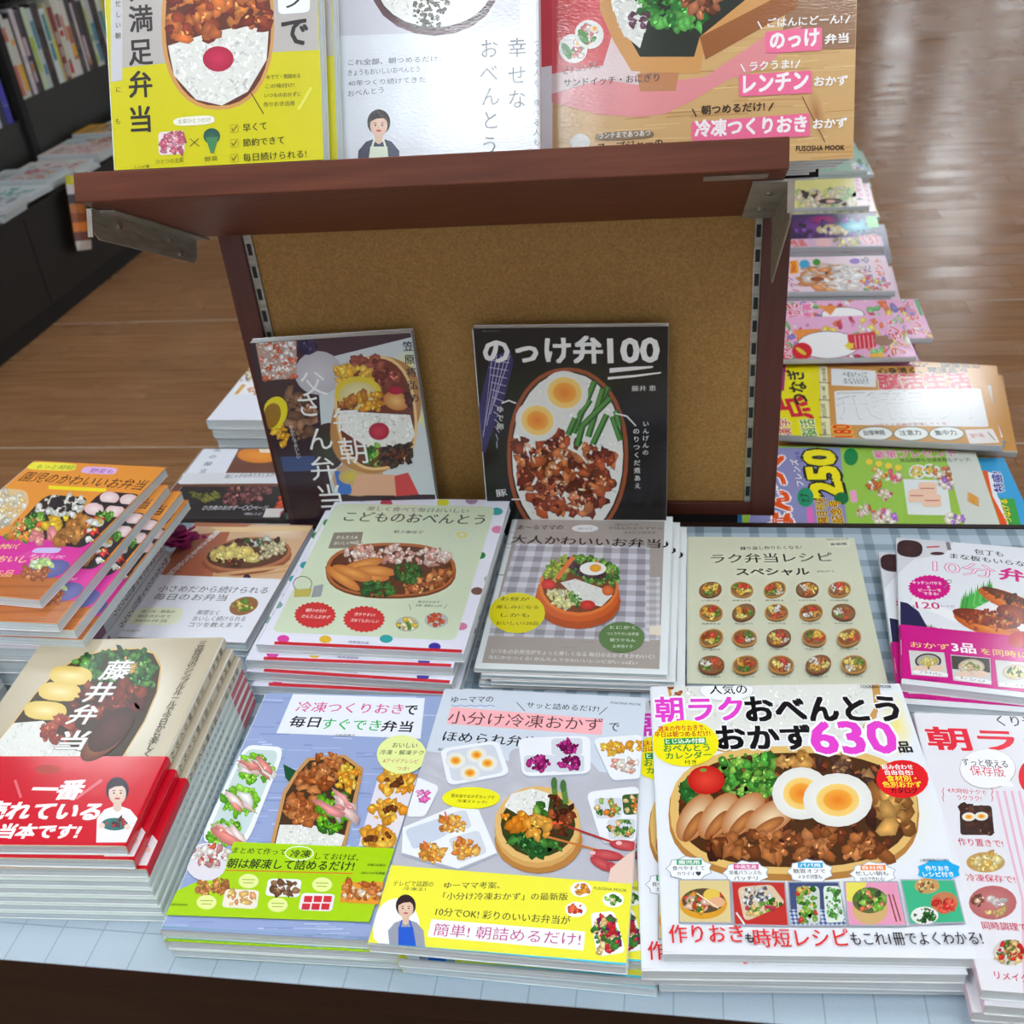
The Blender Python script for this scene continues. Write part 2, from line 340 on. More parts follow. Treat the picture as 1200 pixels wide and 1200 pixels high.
    def gingham(s, q, nx, ny, base, mid, dark):
        s.poly(q, base)
        def at(u, v):
            a = [q[0][j]+(q[1][j]-q[0][j])*u for j in (0, 1)]; b = [q[3][j]+(q[2][j]-q[3][j])*u for j in (0, 1)]
            return (a[0]+(b[0]-a[0])*v, a[1]+(b[1]-a[1])*v)
        for i in range(nx):
            u0, u1 = (i+.25)/nx, (i+.75)/nx; s.poly([at(u0, 0), at(u1, 0), at(u1, 1), at(u0, 1)], mid)
        for j in range(ny):
            v0, v1 = (j+.25)/ny, (j+.75)/ny; s.poly([at(0, v0), at(1, v0), at(1, v1), at(0, v1)], mid)
            for i in range(nx):
                u0, u1 = (i+.25)/nx, (i+.75)/nx; s.poly([at(u0, v0), at(u1, v0), at(u1, v1), at(u0, v1)], dark)
    def done(s, mat, parent, name='cover_print'):
        if not s.fs: return None
        me = bpy.data.meshes.new(name); me.from_pydata(s.vs, [], s.fs); me.materials.append(mat)
        ca = me.color_attributes.new('Col', 'FLOAT_COLOR', 'CORNER')
        buf = []
        for c in s.cs: buf += [c[0], c[1], c[2], 1.0]
        ca.data.foreach_set('color', buf)
        return link(bpy.data.objects.new(name, me), parent)

# ------------------------------------------------------------------ books
def wrap(name, W, H, T, c, front, spine, back, side, mat, parent, y0=0.0, y1=None, ex=0.0, to=1.0):
    """bound sheet folded round a block: C-section with rounded spine; ex grows it outward; to = how far over the front"""
    y1 = H if y1 is None else y1
    r = min(.0022, T*.4); o = []; K = 3
    x0, z0, z1 = -ex, -ex, T+ex
    xe = W*to
    o += [(xe, z1)]+[(x0+r-r*sin(a), z1-r+r*cos(a)) for a in [pi/2*i/K for i in range(K+1)]]
    nf = 1
    o += [(x0+r-r*cos(a), z0+r-r*sin(a)) for a in [pi/2*i/K for i in range(K+1)]]+[(xe, z0)]
    inn = []
    for k, (x, z) in enumerate(o):
        nx = min(x+c, W) if x < r else x; inn.append((xe if k in (0, len(o)-1) else max(x0+c, x+(c if x < .5*r else 0)), min(max(z, z0+c), z1-c)))
    if side == 'R': o = [(W-x, z) for x, z in o]; inn = [(W-x, z) for x, z in inn]
    n = len(o); vs = [(x, y0, z) for x, z in o]+[(x, y1, z) for x, z in o]+[(x, y0, z) for x, z in inn]+[(x, y1, z) for x, z in inn]
    fs = []; cs = []
    for i in range(n-1):
        col = front if i < 2 else (back if i >= n-2 else spine)
        f = (i, i+1, i+1+n, i+n); g = (2*n+i+n, 2*n+i+1+n, 2*n+i+1, 2*n+i)
        e1 = (i, 2*n+i, 2*n+i+1, i+1); e2 = (i+n, i+1+n, 3*n+i+1, 3*n+i)
        for q, cc in ((f, col), (g, (235, 235, 235)), (e1, col), (e2, col)):
            if side == 'L': q = tuple(reversed(q))
            fs.append(q); cs += [lin(cc)]*4
    for i, cc in ((0, front), (n-1, back)):
        q = (i, i+n, 3*n+i, 2*n+i); fs.append(q if (i == 0) == (side == 'L') else tuple(reversed(q))); cs += [lin(cc)]*4
    me = bpy.data.meshes.new(name); me.from_pydata(vs, [], fs); me.materials.append(mat)
    ca = me.color_attributes.new('Col', 'FLOAT_COLOR', 'CORNER'); buf = []
    for q in cs: buf += [*q, 1.0]
    ca.data.foreach_set('color', buf)
    return link(bpy.data.objects.new(name, me), parent)

def flat(x, y, ztop, T, ang): return Matrix.Translation((x, y, ztop-T)) @ Matrix.Rotation(RD(ang), 4, 'Z')
def book(name, label, M, W, H, T, front, spine=None, back=None, side='L', mat=None, pages=None, cat='book', group=None, c=.0004):
    mat = mat or GLOSS; pages = pages or PAGES
    r = empty(name, M); tag(r, label, cat, group)
    vs, fs = [], []; i = .0006
    # page block: a few slightly uneven signatures
    n = max(2, min(4, int(T/.0035))); zz = [c+(T-2*c)*k/n for k in range(n+1)]
    for k in range(n):
        j = random.uniform(0, .0007)
        if side == 'L': bx(vs, fs, c, i+j, zz[k], W-i-j, H-i, zz[k+1])
        else: bx(vs, fs, i+j, i+j, zz[k], W-c, H-i, zz[k+1])
    meshobj('pages', vs, fs, pages, r)
    cv = wrap('cover', W, H, T, c, front, spine or front, back or front, side, mat, r)
    r['W'] = W; r['H'] = H; r['T'] = T
    return r, cv
def art(r, frame, z=0.0): return Art(r, r['W'], r['H'], r['T']+z, frame)
def spine_text(r, side, txt, y0, y1, h, col, parent, mat=None, z0=None):
    """glyphs running down the spine of a book"""
    g = []; T = r['T']; z0 = T/2 if z0 is None else z0; vs, fs, cs = [], [], []
    n = len(txt)
    for i, ch in enumerate(txt):
        if ch == ' ': continue
        q = glyphs(ch, .01); o = len(vs); cy = y0+(y1-y0)*i/max(1, n-1)
        # glyph up -> +y (towards head), glyph right -> away from front
        for v in q[0]:
            a = (v[0]-.47)*h; b = (v[1]-.37)*h
            vs.append((r['W']+.00004, cy+b, z0-a) if side == 'R' else (-.00004, cy+b, z0+a))
        for f in q[1]:
            f = tuple(o+k for k in f); fs.append(f); cs += [lin(col)]*len(f)
    me = bpy.data.meshes.new('spine_print'); me.from_pydata(vs, [], fs); me.materials.append(mat or GLOSS)
    ca = me.color_attributes.new('Col', 'FLOAT_COLOR', 'CORNER'); buf = []
    for q in cs: buf += [*q, 1.0]
    ca.data.foreach_set('color', buf); return link(bpy.data.objects.new('spine_print', me), parent)

LB = (-.3290, .5715, .07, .05, .02, .178, .2385)
LN = (-.0945, .5720, .09, 0, -.013, .2010, .2455)
# ------------------------------------------------------------------ setting
FZ = -.712
ceil = box('ceiling', (-10, -6, CEIL), (10, 26, CEIL+.05), CEILM); tag(ceil, kind='structure')
DIFF, n_, l_, b_ = nt('lit_diffuser')
b_.inputs['Base Color'].default_value = (.9, .9, .9, 1); b_.inputs['Emission Color'].default_value = (.86, .95, 1, 1); b_.inputs['Emission Strength'].default_value = LAMP
WHITEM = mat_noise('white_enamel', [(.3, (225, 225, 225)), (.7, (235, 235, 235))], 5, (1, 1, 1), .4)
for i, (x, y) in enumerate(LIGHTS):
    t = empty('ceiling_light', Matrix.Translation((x, y, CEIL)))
    tag(t, 'square white ceiling light panel out of view above the shop floor, some added for brightness', 'ceiling light', 'ceiling light panels')
    if i == 0:
        vs, fs = [], []
        for a in ((-.23, -.23, .23, -.2), (-.23, .2, .23, .23), (-.23, -.2, -.2, .2), (.2, -.2, .23, .2)): bx(vs, fs, a[0], a[1], -.02, a[2], a[3], -.0005)
        fr = meshobj('light_frame', vs, fs, WHITEM, t)
        vs, fs = [], []; bx(vs, fs, -.2, -.2, -.014, .2, .2, -.004); df = meshobj('diffuser', vs, fs, DIFF, t)
    else:
        for q in (fr, df): c = q.copy(); C.objects.link(c); c.parent = t
tag(box('wall_back', (-10, 25.9, FZ), (10, 26, CEIL), CEILM), kind='structure')
fl = box('floor', (-10, -6, FZ-.06), (10, 26, FZ-.004), SUB); tag(fl, kind='structure')
PW = .912/9; Y0 = 2.008
pm = {}
k0, k1 = -12, 45
for k in range(k0, k1+1):
    ya = Y0+k*PW; seamy = (k % 9 == 0)
    x = -2.5-(k*.613) % 1.4
    while x < 3.3:
        key = (seamy,)
        if key not in pm:
            vs, fs = [], []; bx(vs, fs, 0, .0052 if seamy else .0007, -.004, 1.3988, PW-.0006, 0)
            me = bpy.data.meshes.new('plank'); me.from_pydata(vs, [], fs); me.materials.append(PLANK); pm[key] = me
        o = bpy.data.objects.new('plank', pm[key]); o.location = (x, ya, FZ); link(o, fl)
        x += 1.4
vs, fs = [], []
for k in list(range(-60, k0))+list(range(k1+1, 220)):
    ya = Y0+k*PW
    for x in (-9, -5, -1, 3, 7): bx(vs, fs, x+(k*.37) % 1-1, ya+(.0052 if k % 9 == 0 else .0007), FZ-.004, x+(k*.37) % 1+2.998, ya+PW-.0006, FZ)
for k in range(k0, k1+1):
    ya = Y0+k*PW
    xl = -2.5-(k*.613) % 1.4; n_r = math.ceil((3.3-xl)/1.4)
    for a, b in ((-9, xl-.001), (xl+1.4*n_r+.001, 9)): bx(vs, fs, a, ya+(.0052 if k % 9 == 0 else .0007), FZ-.004, b, ya+PW-.0006, FZ)
tag(meshobj('distant_planks', vs, fs, PLANK, fl), kind='stuff')
vs, fs = [], []
for k in range(-6, 25):
    bx(vs, fs, -9, Y0+k*.912-.0005, FZ-.0045, 9, Y0+k*.912+.0052, FZ-.0006)
tag(meshobj('floor_seam', vs, fs, SEAM, fl), kind='stuff')

# front table
tb = empty('display_table', Matrix.Translation((-.1, .29, FZ))); tag(tb, 'dark brown wooden display table carrying the stacks of cookbooks', 'table')
I = tb.matrix_world.inverted()
def pbox(name, a, b, mat, root, bev=0):
    o = root.matrix_world.translation; return box(name, tuple(a[i]-o[i] for i in range(3)), tuple(b[i]-o[i] for i in range(3)), mat, root, bev)
pbox('tabletop', (-.82, .001, -.03), (.68, .583, -.0016), WOOD_D, tb, .001)
pbox('fascia', (-.82, .003, -.115), (.68, .02, -.0305), WOOD_D, tb)
pbox('front_panel', (-.81, .014, FZ+.06), (.67, .03, -.1155), WOOD_D, tb)
pbox('side_panel', (-.82, .0305, FZ), (-.80, .575, -.0305), WOOD_D, tb)
pbox('side_panel', (.66, .0305, FZ), (.68, .575, -.0305), WOOD_D, tb)
pbox('rear_edge_strip', (-.56, .5835, -.07), (.68, .5905, .0012), WOOD_D, tb)
cl = box('table_cloth', (-.815, .0, -.0014), (.675, .583, 0), CLOTH); tag(cl, 'pale blue grey gingham cloth laid over the display table', 'tablecloth')

# rear counter
rc = empty('display_counter', Matrix.Translation((-.02, 1.45, FZ))); tag(rc, 'dark brown counter behind the stand carrying magazine piles', 'counter')
pbox('counter_top', (-.550, .592, -.1), (.486, 2.32, -.0755), WOOD_D, rc, .001)
pbox('counter_base', (-.53, .61, FZ), (.47, 2.30, -.1005), WOOD_D, rc)

# stand with fibreboard back
YB = .602
st = empty('display_stand', Matrix.Translation((-.06, YB+.012, 0))); tag(st, 'brown framed display stand with tan fibreboard back and slotted metal uprights', 'display stand')
pbox('post', (-.353, YB, .003), (-.3275, YB+.03, .385), POST, st, .0008)
pbox('post', (.1995, YB, .003), (.226, YB+.03, .385), POST, st, .0008)
pbox('bottom_rail', (-.3274, YB+.001, .003), (.1994, YB+.03, .0192), POST, st, .0006)
pbox('top_rail', (-.3274, YB+.001, .368), (.1994, YB+.03, .385), POST, st, .0006)
pbox('back_panel', (-.3178, YB+.006, .0193), (.1922, YB+.012, .3679), FIBRE, st)
pbox('foot', (-.33, YB+.004, -.0754), (.186, YB+.026, .0029), DARKSLOT, st)  # shaded gap under the stand filled with a black support block
for xa, xb in ((-.3272, -.3180), (.1924, .1992)):
    up = pbox('slotted_upright', (xa, YB+.0035, .0193), (xb, YB+.0058, .3679), STEEL, st)
    vs, fs = [], []; o = st.matrix_world.translation; xm = (xa+xb)/2
    for k in range(14):
        z = .0275+k*.0247; bx(vs, fs, xm-.0022-o[0], YB+.0030-o[1], z-o[2], xm+.0022-o[0], YB+.0034-o[1], z+.0125-o[2])
    tag(meshobj('slot', vs, fs, DARKSLOT, up), 'row of black slots')

# tilted shelf
TH = .4644; OS = Vector((0, .594, .3473)); LS = .2238; TS = .0239
sA = Vector((0, -cos(TH), sin(TH))); sB = Vector((0, sin(TH), cos(TH)))
MS = Matrix(((1, 0, 0, OS.x), (0, cos(TH), sin(TH), OS.y), (0, -sin(TH), cos(TH), OS.z), (0, 0, 0, 1)))
sh = empty('display_shelf', MS @ Matrix.Translation((-.08, -LS/2, 0))); tag(sh, 'reddish brown wooden shelf board tilted up on two metal brackets', 'shelf')
def sbox(name, a, b, mat, bev=0, parent=sh):
    return box(name, (a[0]+.08, a[1]+LS/2, a[2]), (b[0]+.08, b[1]+LS/2, b[2]), mat, parent, bev)
sbox('shelf_board', (-.3708, -LS, 0), (.202, -.012, TS), WOOD, .0012)
def sprism(name, pts, xa, xb, mat, parent=sh):
    return prism(name, [(y+LS/2, z) for y, z in pts], 'x', xa+.08, xb+.08, mat, parent)
b1 = sprism('bracket', [(-.197, -.0004), (-.197, -.020), (-.188, -.0255), (-.012, -.0255), (-.004, -.020), (-.004, -.0004)], -.3722, -.3708, STEEL)
sbox('bracket_flange', (-.3707, -.186, -.0020), (-.3570, -.004, -.0004), STEEL, 0, sh)
sbox('bracket_lip', (-.3755, -.1990, -.0245), (-.3708, -.1972, -.001), SCREW, 0, sh)
def screw(x, y, z, d):
    pts = [(.0036*cos(pi*k/4), .0036*sin(pi*k/4)) for k in range(8)]
    if d == 'x': return prism('screw', [(y+p[0]+LS/2, z+p[1]) for p in pts], 'x', x+.08, x+.0814, SCREW, sh)
    return prism('screw', [(x+.08+p[0], y+LS/2+p[1]) for p in pts], 'z', z-.0014, z, SCREW, sh)
screw(-.3707, -.155, -.0085, 'x'); screw(-.3707, -.062, -.0085, 'x'); screw(-.3707, -.040, -.0195, 'x')
sbox('bracket_flange', (.1780, -.186, -.0020), (.2064, -.006, -.0004), STEEL, 0, sh)
sbox('shelf_back', (-.31, -.0230, TS+.0002), (.18, -.0160, .12), WOOD_D, .001)
sprism('bracket', [(-.186, -.0004), (-.186, -.026), (-.178, -.031), (-.004, -.062), (.004, -.056), (.004, -.0004)], .2065, .2080, STEEL)
sbox('bracket_lip', (.2040, -.1885, -.0260), (.2095, -.1862, -.001), SCREW, 0, sh)
screw(.194, -.14, -.0022, 'z'); screw(.192, -.062, -.0022, 'z')
sbox('price_label', (.140, -.214, -.0008), (.188, -.196, -.0003), LABEL, 0, sh)

# dark bookcase across the aisle
XF = -2.165
bc = empty('bookcase', Matrix.Translation((-2.5, 3.8, FZ))); tag(bc, 'long black bookcase across the aisle with a magazine ledge', 'bookcase')
ys = [1.0, 2.02, 2.94, 3.86, 4.78, 5.7, 6.6]
for a, b in zip(ys, ys[1:]): pbox('cabinet_panel', (XF-.02, a+.002, FZ+.07), (XF, b-.002, -.33), BLACK, bc, .002)
pbox('plinth', (XF-.6, 1.0, FZ), (XF-.012, 6.6, FZ+.0695), DARKSLOT, bc)
pbox('cabinet_body', (XF-.6, 1.0, FZ+.07), (XF-.0205, 6.6, -.33), BLACK, bc)
pbox('ledge', (XF-.33, 1.0, -.3295), (XF+.004, 6.6, -.305), BLACK, bc, .002)
pbox('step_panel', (XF-.6, 1.0, -.3295), (XF-.3305, 3.615, -.135), BLACK2, bc)
pbox('step_panel', (XF-.6, 3.665, -.3295), (XF-.3305, 6.6, -.075), BLACK2, bc)
pbox('divider', (XF-.6, 3.62, -.3295), (XF-.31, 3.66, 1.0), DARKSLOT, bc, .002)
pbox('back_panel', (XF-.62, 1.0, -.3295), (XF-.6005, 6.6, 1.0), DARKSLOT, bc)
pbox('upper_shelf', (XF-.6, 3.665, .31), (XF-.33, 6.6, .33), BLACK, bc)
pbox('upper_shelf', (XF-.6, 1.0, .31), (XF-.33, 3.615, .33), BLACK, bc)
# ------------------------------------------------------------------ the cookbooks on the table
ORD = ['top', 'second', 'third', 'fourth', 'fifth', 'sixth', 'seventh', 'eighth', 'ninth', 'tenth', 'eleventh']
def under(top, offs, fmt, group, T=None, first=2, skip=()):
    T = (T or top['T'])+.00025; top['group'] = group; out = []
    W, H = top['W'], top['H']; cen = Matrix.Translation((W/2, H/2, 0)); ci = cen.inverted()
    for k, (dx, dy, da) in enumerate(offs):
        M = Matrix.Translation((dx, dy, -T*(k+1))) @ top.matrix_world @ cen @ Matrix.Rotation(RD(da), 4, 'Z') @ ci
        out.append(dup(top, M, fmt.format(o=ORD[first-1+k]), group, skip))
    return out
WH = (228, 231, 238)
F1 = (0, 0, 1/3); F2 = (380, 0, .266667); F3 = (640, 0, 1/3); F4 = (860, 160, .283333); F5 = (860, 400, .283333); F6 = (0, 400, .3)
G1 = (280, 360, .233333); G2 = (540, 360, .216667); G3 = (280, 570, .266667); G4 = (540, 590, .216667); G5 = (780, 600, .216667); G6 = (1000, 600, 1/6)
H1 = (0, 730, .266667); H2 = (170, 790, .316667); H3 = (420, 790, .3); H4 = (750, 780, .35); H5 = (1000, 800, 1/3); K6 = (120, 0, .233333); K7 = (1020, 700, .15)
RICE = [(238, 238, 232), (222, 222, 214), (205, 205, 198)]
GRN = [(70, 130, 45), (45, 100, 35), (110, 165, 60), (140, 185, 80)]
DGRN = [(40, 95, 40), (30, 75, 35), (65, 120, 50)]
BRN = [(150, 85, 40), (175, 105, 55), (120, 62, 30), (190, 120, 70)]
DBRN = [(90, 42, 25), (120, 55, 30), (70, 32, 22), (150, 80, 45)]
ORG = [(225, 150, 50), (235, 170, 70), (205, 120, 40)]

# --- 630 side dishes
r, cv = book('cookbook', 'white cookbook with a big magenta 630 and egg topped bento, top of its pile', flat(.1149, .0165, .042, .01025, 3.74), .2098, .2581, .01025, WH, (235, 235, 238), WH)
a = art(r, H4)
top = [(100, 62), (130, 190), (200, 255), (450, 300), (640, 290), (730, 230), (785, 140), (775, 62)]
a.poly([(90, 60), (118, 205), (200, 275), (450, 320), (660, 305), (755, 235), (812, 140), (800, 60)], (205, 155, 85)); a.rice(top, 160, 9)
a.fill([(100, 66), (125, 66), (150, 150), (120, 150)], 10, 9, DBRN)
a.E(560, 500, 455, 260, (226, 214, 110), WH); a.E(860, 200, 70, 120, (240, 226, 130), WH)
a.E(515, 500, 420, 222, (176, 122, 60), None, 0, 36, 2.5); a.E(515, 484, 415, 215, (222, 182, 108), None, 0, 36, 2.5); a.E(517, 484, 388, 192, (74, 44, 24), None, 0, 36, 2.5)
inn = a.ep(517, 484, 380, 186, 0, 30, 2.5)
a.fill(inn, 160, 20, DBRN)
a.fill([(140, 400), (200, 380), (230, 440), (170, 480)], 16, 18, DGRN)
a.fill([(235, 320), (330, 298), (450, 310), (470, 400), (430, 440), (290, 430)], 130, 14, GRN+[(80, 160, 60)])
a.fill([(460, 310), (560, 298), (570, 335), (480, 345)], 14, 22, [(205, 150, 80), (190, 130, 60)])
a.fill([(575, 305), (700, 305), (790, 380), (760, 420), (650, 360)], 20, 22, [(70, 44, 36), (96, 66, 52), (150, 110, 70)])
for x, y, rt in ((185, 510, -1.0), (262, 505, -.9), (345, 500, -.8), (436, 510, -.5)):
    a.E(x, y, 92, 50, (232, 208, 168), (178, 110, 60), rt+.0); a.E(x-6, y+30, 60, 20, (196, 128, 70), (140, 80, 40), rt)
a.fill([(240, 575), (520, 560), (560, 640), (380, 650), (250, 610)], 46, 20, BRN)
a.fill([(520, 555), (650, 550), (640, 640), (540, 640)], 28, 20, BRN); a.fill([(665, 570), (820, 560), (820, 640), (680, 645)], 30, 20, BRN)
a.fill([(780, 440), (890, 430), (900, 540), (820, 560)], 18, 30, [(170, 120, 60), (150, 95, 45), (200, 150, 80)])
a.E(222, 385, 62, 48, (225, 70, 50), (185, 25, 25)); a.E(212, 352, 12, 6, (120, 150, 60))
a.egg(540, 430, 98, 88); a.egg(662, 452, 116, 90)
a.E(290, 85, 92, 38, (200, 202, 206)); a.E(290, 84, 89, 35, (240, 240, 243))
a.T('人気の', (235, 98), (360, 98), 34, (30, 30, 34))
MG = (226, 66, 200)
a.T('朝ラク', (55, 190), (350, 187), 82, MG, (245, 245, 248), .03, .07)
a.T('おべんとう', (360, 188), (875, 186), 80, (16, 16, 20), (240, 240, 242), .04, .05)
a.T('おかず', (262, 283), (580, 282), 80, (16, 16, 20), (240, 240, 242), .04, .05)
a.T('630', (585, 296), (868, 294), 104, MG, (245, 245, 248), .03, .05); a.T('品', (870, 293), (914, 292), 36, (20, 20, 24), None, .03)
a.E(150, 262, 114, 78, (240, 228, 30))
a.T('週末の作りおきで、', (62, 224), (222, 218), 19, (205, 50, 40), None, .02); a.T('平日は朝つめるだけ!', (50, 243), (236, 238), 19, (200, 40, 40), None, .02)
a.poly([(80, 247), (220, 243), (222, 264), (82, 268)], (40, 150, 70)); a.T('とじ込み付録', (86, 264), (218, 261), 16, (245, 245, 240), None, .02)
a.T('おべんとう', (80, 291), (234, 288), 23, (30, 130, 60), None, .02); a.T('カレンダー', (88, 316), (240, 312), 23, (30, 130, 60), None, .02); a.T('付き', (150, 334), (190, 332), 15, (30, 30, 30))
a.E(878, 382, 88, 64, (222, 28, 36))
a.T('組み合わせ', (812, 350), (915, 350), 17, (248, 240, 240), None, .02); a.T('自由自在!', (822, 368), (915, 368), 16, (248, 240, 240), None, .02)
a.T('食材別・', (828, 390), (928, 390), 21, (245, 225, 60), None, .02); a.T('色別おかず', (815, 410), (945, 410), 20, (245, 225, 60), None, .02); a.T('カタログ', (842, 430), (932, 430), 18, (30, 20, 20), None, .02)
for x, y, c, t, l1, l2 in ((165, 682, (50, 160, 110), '園児用', '食べやすくて', 'カワイイ♥'), (355, 697, (215, 90, 150), '中高生用', '栄養バランスも', 'バッチリ'), (570, 692, (60, 170, 215), 'パパ用', '糖質オフで', 'メタボ対策も'), (780, 700, (235, 130, 60), '自分用', '忙しい朝も', '10分で作れる!')):
    a.burst(x, y, 80, 44, (150, 155, 170), 9, .14); a.burst(x, y, 77, 41, (238, 239, 243), 9, .14)
    a.poly([(x-42, y-30), (x+42, y-30), (x+42, y-12), (x-42, y-12)], c); a.T(t, (x-34, y-15), (x+34, y-15), 12, (245, 245, 245), None, .02)
    a.T(l1, (x-56, y+6), (x+52, y+6), 15, (60, 60, 66)); a.T(l2, (x-40, y+25), (x+40, y+25), 15, (60, 60, 66))
a.burst(1000, 690, 76, 40, (30, 168, 228), 8, .14); a.T('作りおき', (958, 690), (1036, 690), 17, (240, 245, 250), None, .02); a.T('レシピ付き', (950, 710), (1052, 710), 17, (240, 245, 250), None, .02)
a.T('1週間保存OK!', (940, 660), (1035, 658), 10, (70, 70, 76))
def photo(q, bg):
    a.poly([(q[0][0]-4, q[0][1]-4), (q[1][0]+4, q[1][1]-4), (q[2][0]+5, q[2][1]+6), (q[3][0]-4, q[3][1]+6)], (160, 164, 176)); a.poly(q, bg)
photo([(133, 722), (298, 722), (304, 862), (134, 860)], (218, 196, 140)); a.E(212, 800, 80, 52, (226, 170, 50), (214, 150, 40)); a.E(212, 790, 72, 42, (90, 70, 50)); a.fill(a.ep(212, 790, 60, 34), 30, 14, ORG+[(200, 70, 50), (80, 130, 50), (235, 190, 170)]); a.E(240, 770, 28, 20, (226, 190, 80)); a.E(258, 795, 26, 18, (226, 170, 130)); a.line(190, 765, 262, 815, 4, (240, 225, 190))
photo([(308, 728), (482, 730), (495, 872), (318, 868)], (190, 50, 45)); a.rr([(325, 745), (440, 735), (488, 800), (350, 862)], (214, 190, 160)); a.fill([(335, 755), (425, 745), (440, 780), (350, 810)], 40, 8, [(230, 230, 232), (90, 90, 96), (205, 205, 208)]); a.fill([(355, 815), (450, 785), (475, 805), (370, 850)], 34, 9, GRN+[(190, 60, 80), (225, 190, 120)]); a.line(322, 830, 350, 870, 6, (220, 220, 220))
photo([(498, 730), (662, 730), (690, 872), (508, 872)], (64, 78, 118)); a.gingham([(498, 820), (680, 820), (690, 872), (508, 872)], 12, 4, (210, 214, 226), (130, 144, 180), (60, 76, 130)); a.rr([(520, 745), (600, 742), (604, 868), (530, 868)], (200, 205, 200)); a.fill([(530, 750), (590, 748), (596, 860), (538, 860)], 50, 10, GRN+[(225, 215, 200), (190, 60, 50), (205, 180, 90)]); a.rr([(612, 742), (668, 742), (684, 862), (622, 866)], (214, 226, 214)); a.fill([(620, 750), (662, 750), (676, 856), (630, 858)], 46, 7, [(90, 160, 70), (225, 235, 225), (70, 130, 60)])
photo([(685, 730), (858, 730), (888, 872), (700, 872)], (226, 150, 180)); a.poly([(690, 730), (760, 730), (720, 800), (692, 790)], (226, 214, 90)); a.E(770, 818, 60, 54, (206, 168, 112)); a.E(768, 790, 58, 44, (90, 100, 60)); a.fill(a.ep(768, 790, 48, 34), 44, 11, GRN+[(220, 110, 70), (235, 150, 110), (60, 70, 50)]); a.line(832, 770, 858, 862, 5, (130, 70, 40)); a.line(845, 770, 872, 860, 5, (130, 70, 40))
photo([(875, 724), (1048, 724), (1084, 862), (905, 868)], (60, 176, 130)); a.E(960, 742, 42, 26, (196, 150, 90)); a.fill(a.ep(960, 742, 34, 19), 24, 7, [(225, 200, 140), (150, 100, 60)]); a.E(1018, 798, 46, 36, (190, 120, 80)); a.fill(a.ep(1018, 798, 38, 28), 22, 11, [(210, 50, 45), (225, 90, 70)]); a.E(952, 842, 46, 30, (226, 228, 224)); a.fill(a.ep(952, 842, 38, 23), 34, 7, DGRN)
a.T('作りおき', (100, 934), (350, 932), 62, (222, 42, 44), None, .012); a.T('も', (355, 932), (382, 932), 30, (40, 34, 36), None, .03)
a.T('時短レシピ', (385, 948), (706, 946), 62, (222, 42, 44), None, .012); a.T('もこれ1冊でよくわかる!', (710, 942), (1152, 940), 44, (40, 34, 38), None, .012)
a.T('COOKING MOOK', (738, 78), (842, 79), 9, (60, 60, 64), None, .02); a.poly([(80, 962), (128, 964), (128, 974), (80, 972)], (190, 30, 60))
a.done(GLOSS, cv)
under(r, [(-.0150, -.006, .4), (-.009, -.0035, -.3), (-.004, .000, .5)], 'white cookbook with red lettering, {o} from the top of the pile below the 630 cover', 'copies of the white 630 cookbook')

# --- frozen side dishes in portions
r, cv = book('cookbook', 'grey and yellow cookbook showing chopsticks over a round bento, top of its pile', flat(-.0885, .0112, .036, .00875, -.82), .18, .2579, .00875, (206, 212, 222), (226, 230, 60), (90, 200, 226))
a = art(r, H3)
a.poly([(340, 50), (1120, 100), (1104, 400), (265, 300)], (204, 212, 224)); a.poly([(265, 300), (1104, 400), (1080, 830), (120, 760)], (184, 184, 194))
for _ in range(26): a.E(random.uniform(200, 1080), random.uniform(330, 780), random.uniform(40, 120), random.uniform(20, 60), (196, 196, 206), (184, 184, 194), random.random())
a.T('ゆーママの', (362, 112), (525, 110), 24, (70, 70, 80)); a.T('サッと詰めるだけ!', (655, 132), (938, 148), 24, (70, 74, 84)); a.line(618, 110, 650, 145, 3, (80, 80, 90)); a.line(972, 130, 940, 158, 3, (80, 80, 90))
for k in range(9): a.line(362+k*19, 122+(k % 2)*4, 381+k*19, 122+((k+1) % 2)*4, 2.5, (110, 130, 190))
a.T('FUSOSHA MOOK', (985, 116), (1104, 124), 9, (90, 94, 104))
a.poly([(362, 128), (957, 176), (951, 238), (345, 194)], (246, 178, 184)); a.T('小分け冷凍おかず', (345, 192), (950, 224), 50, (96, 62, 66), None, .0)
a.T('で', (978, 222), (1016, 224), 32, (40, 40, 46)); a.T('ほめられ弁当', (326, 262), (696, 288), 42, (40, 40, 46)); a.T('松本有美', (310, 300), (402, 304), 12, (60, 60, 66))
TR = (232, 234, 240); TR2 = (206, 210, 220)
def tray(q): a.rr([(x, y+9) for x, y in q], (170, 174, 190), .16); a.rr(q, TR, .16)
def inq(q, f):
    cx = sum(p[0] for p in q)/4; cy = sum(p[1] for p in q)/4; return [(cx+(x-cx)*f, cy+(y-cy)*f) for x, y in q]
q = [(318, 292), (545, 258), (592, 392), (350, 436)]; tray(q); a.rr(inq(q, .84), TR2, .16)
for x, y in ((380, 338), (462, 316), (504, 348), (436, 386)): a.egg(x, y, 40, 32, .5)
q = [(622, 250), (905, 240), (908, 388), (642, 400)]; tray(q)
for x, y in ((815, 284), (708, 350), (822, 350)): a.rr([(x-62, y-32), (x+60, y-34), (x+60, y+32), (x-60, y+34)], TR2); a.fill(a.ep(x, y, 42, 24), 34, 11, [(150, 30, 100), (180, 50, 130), (110, 20, 80)])
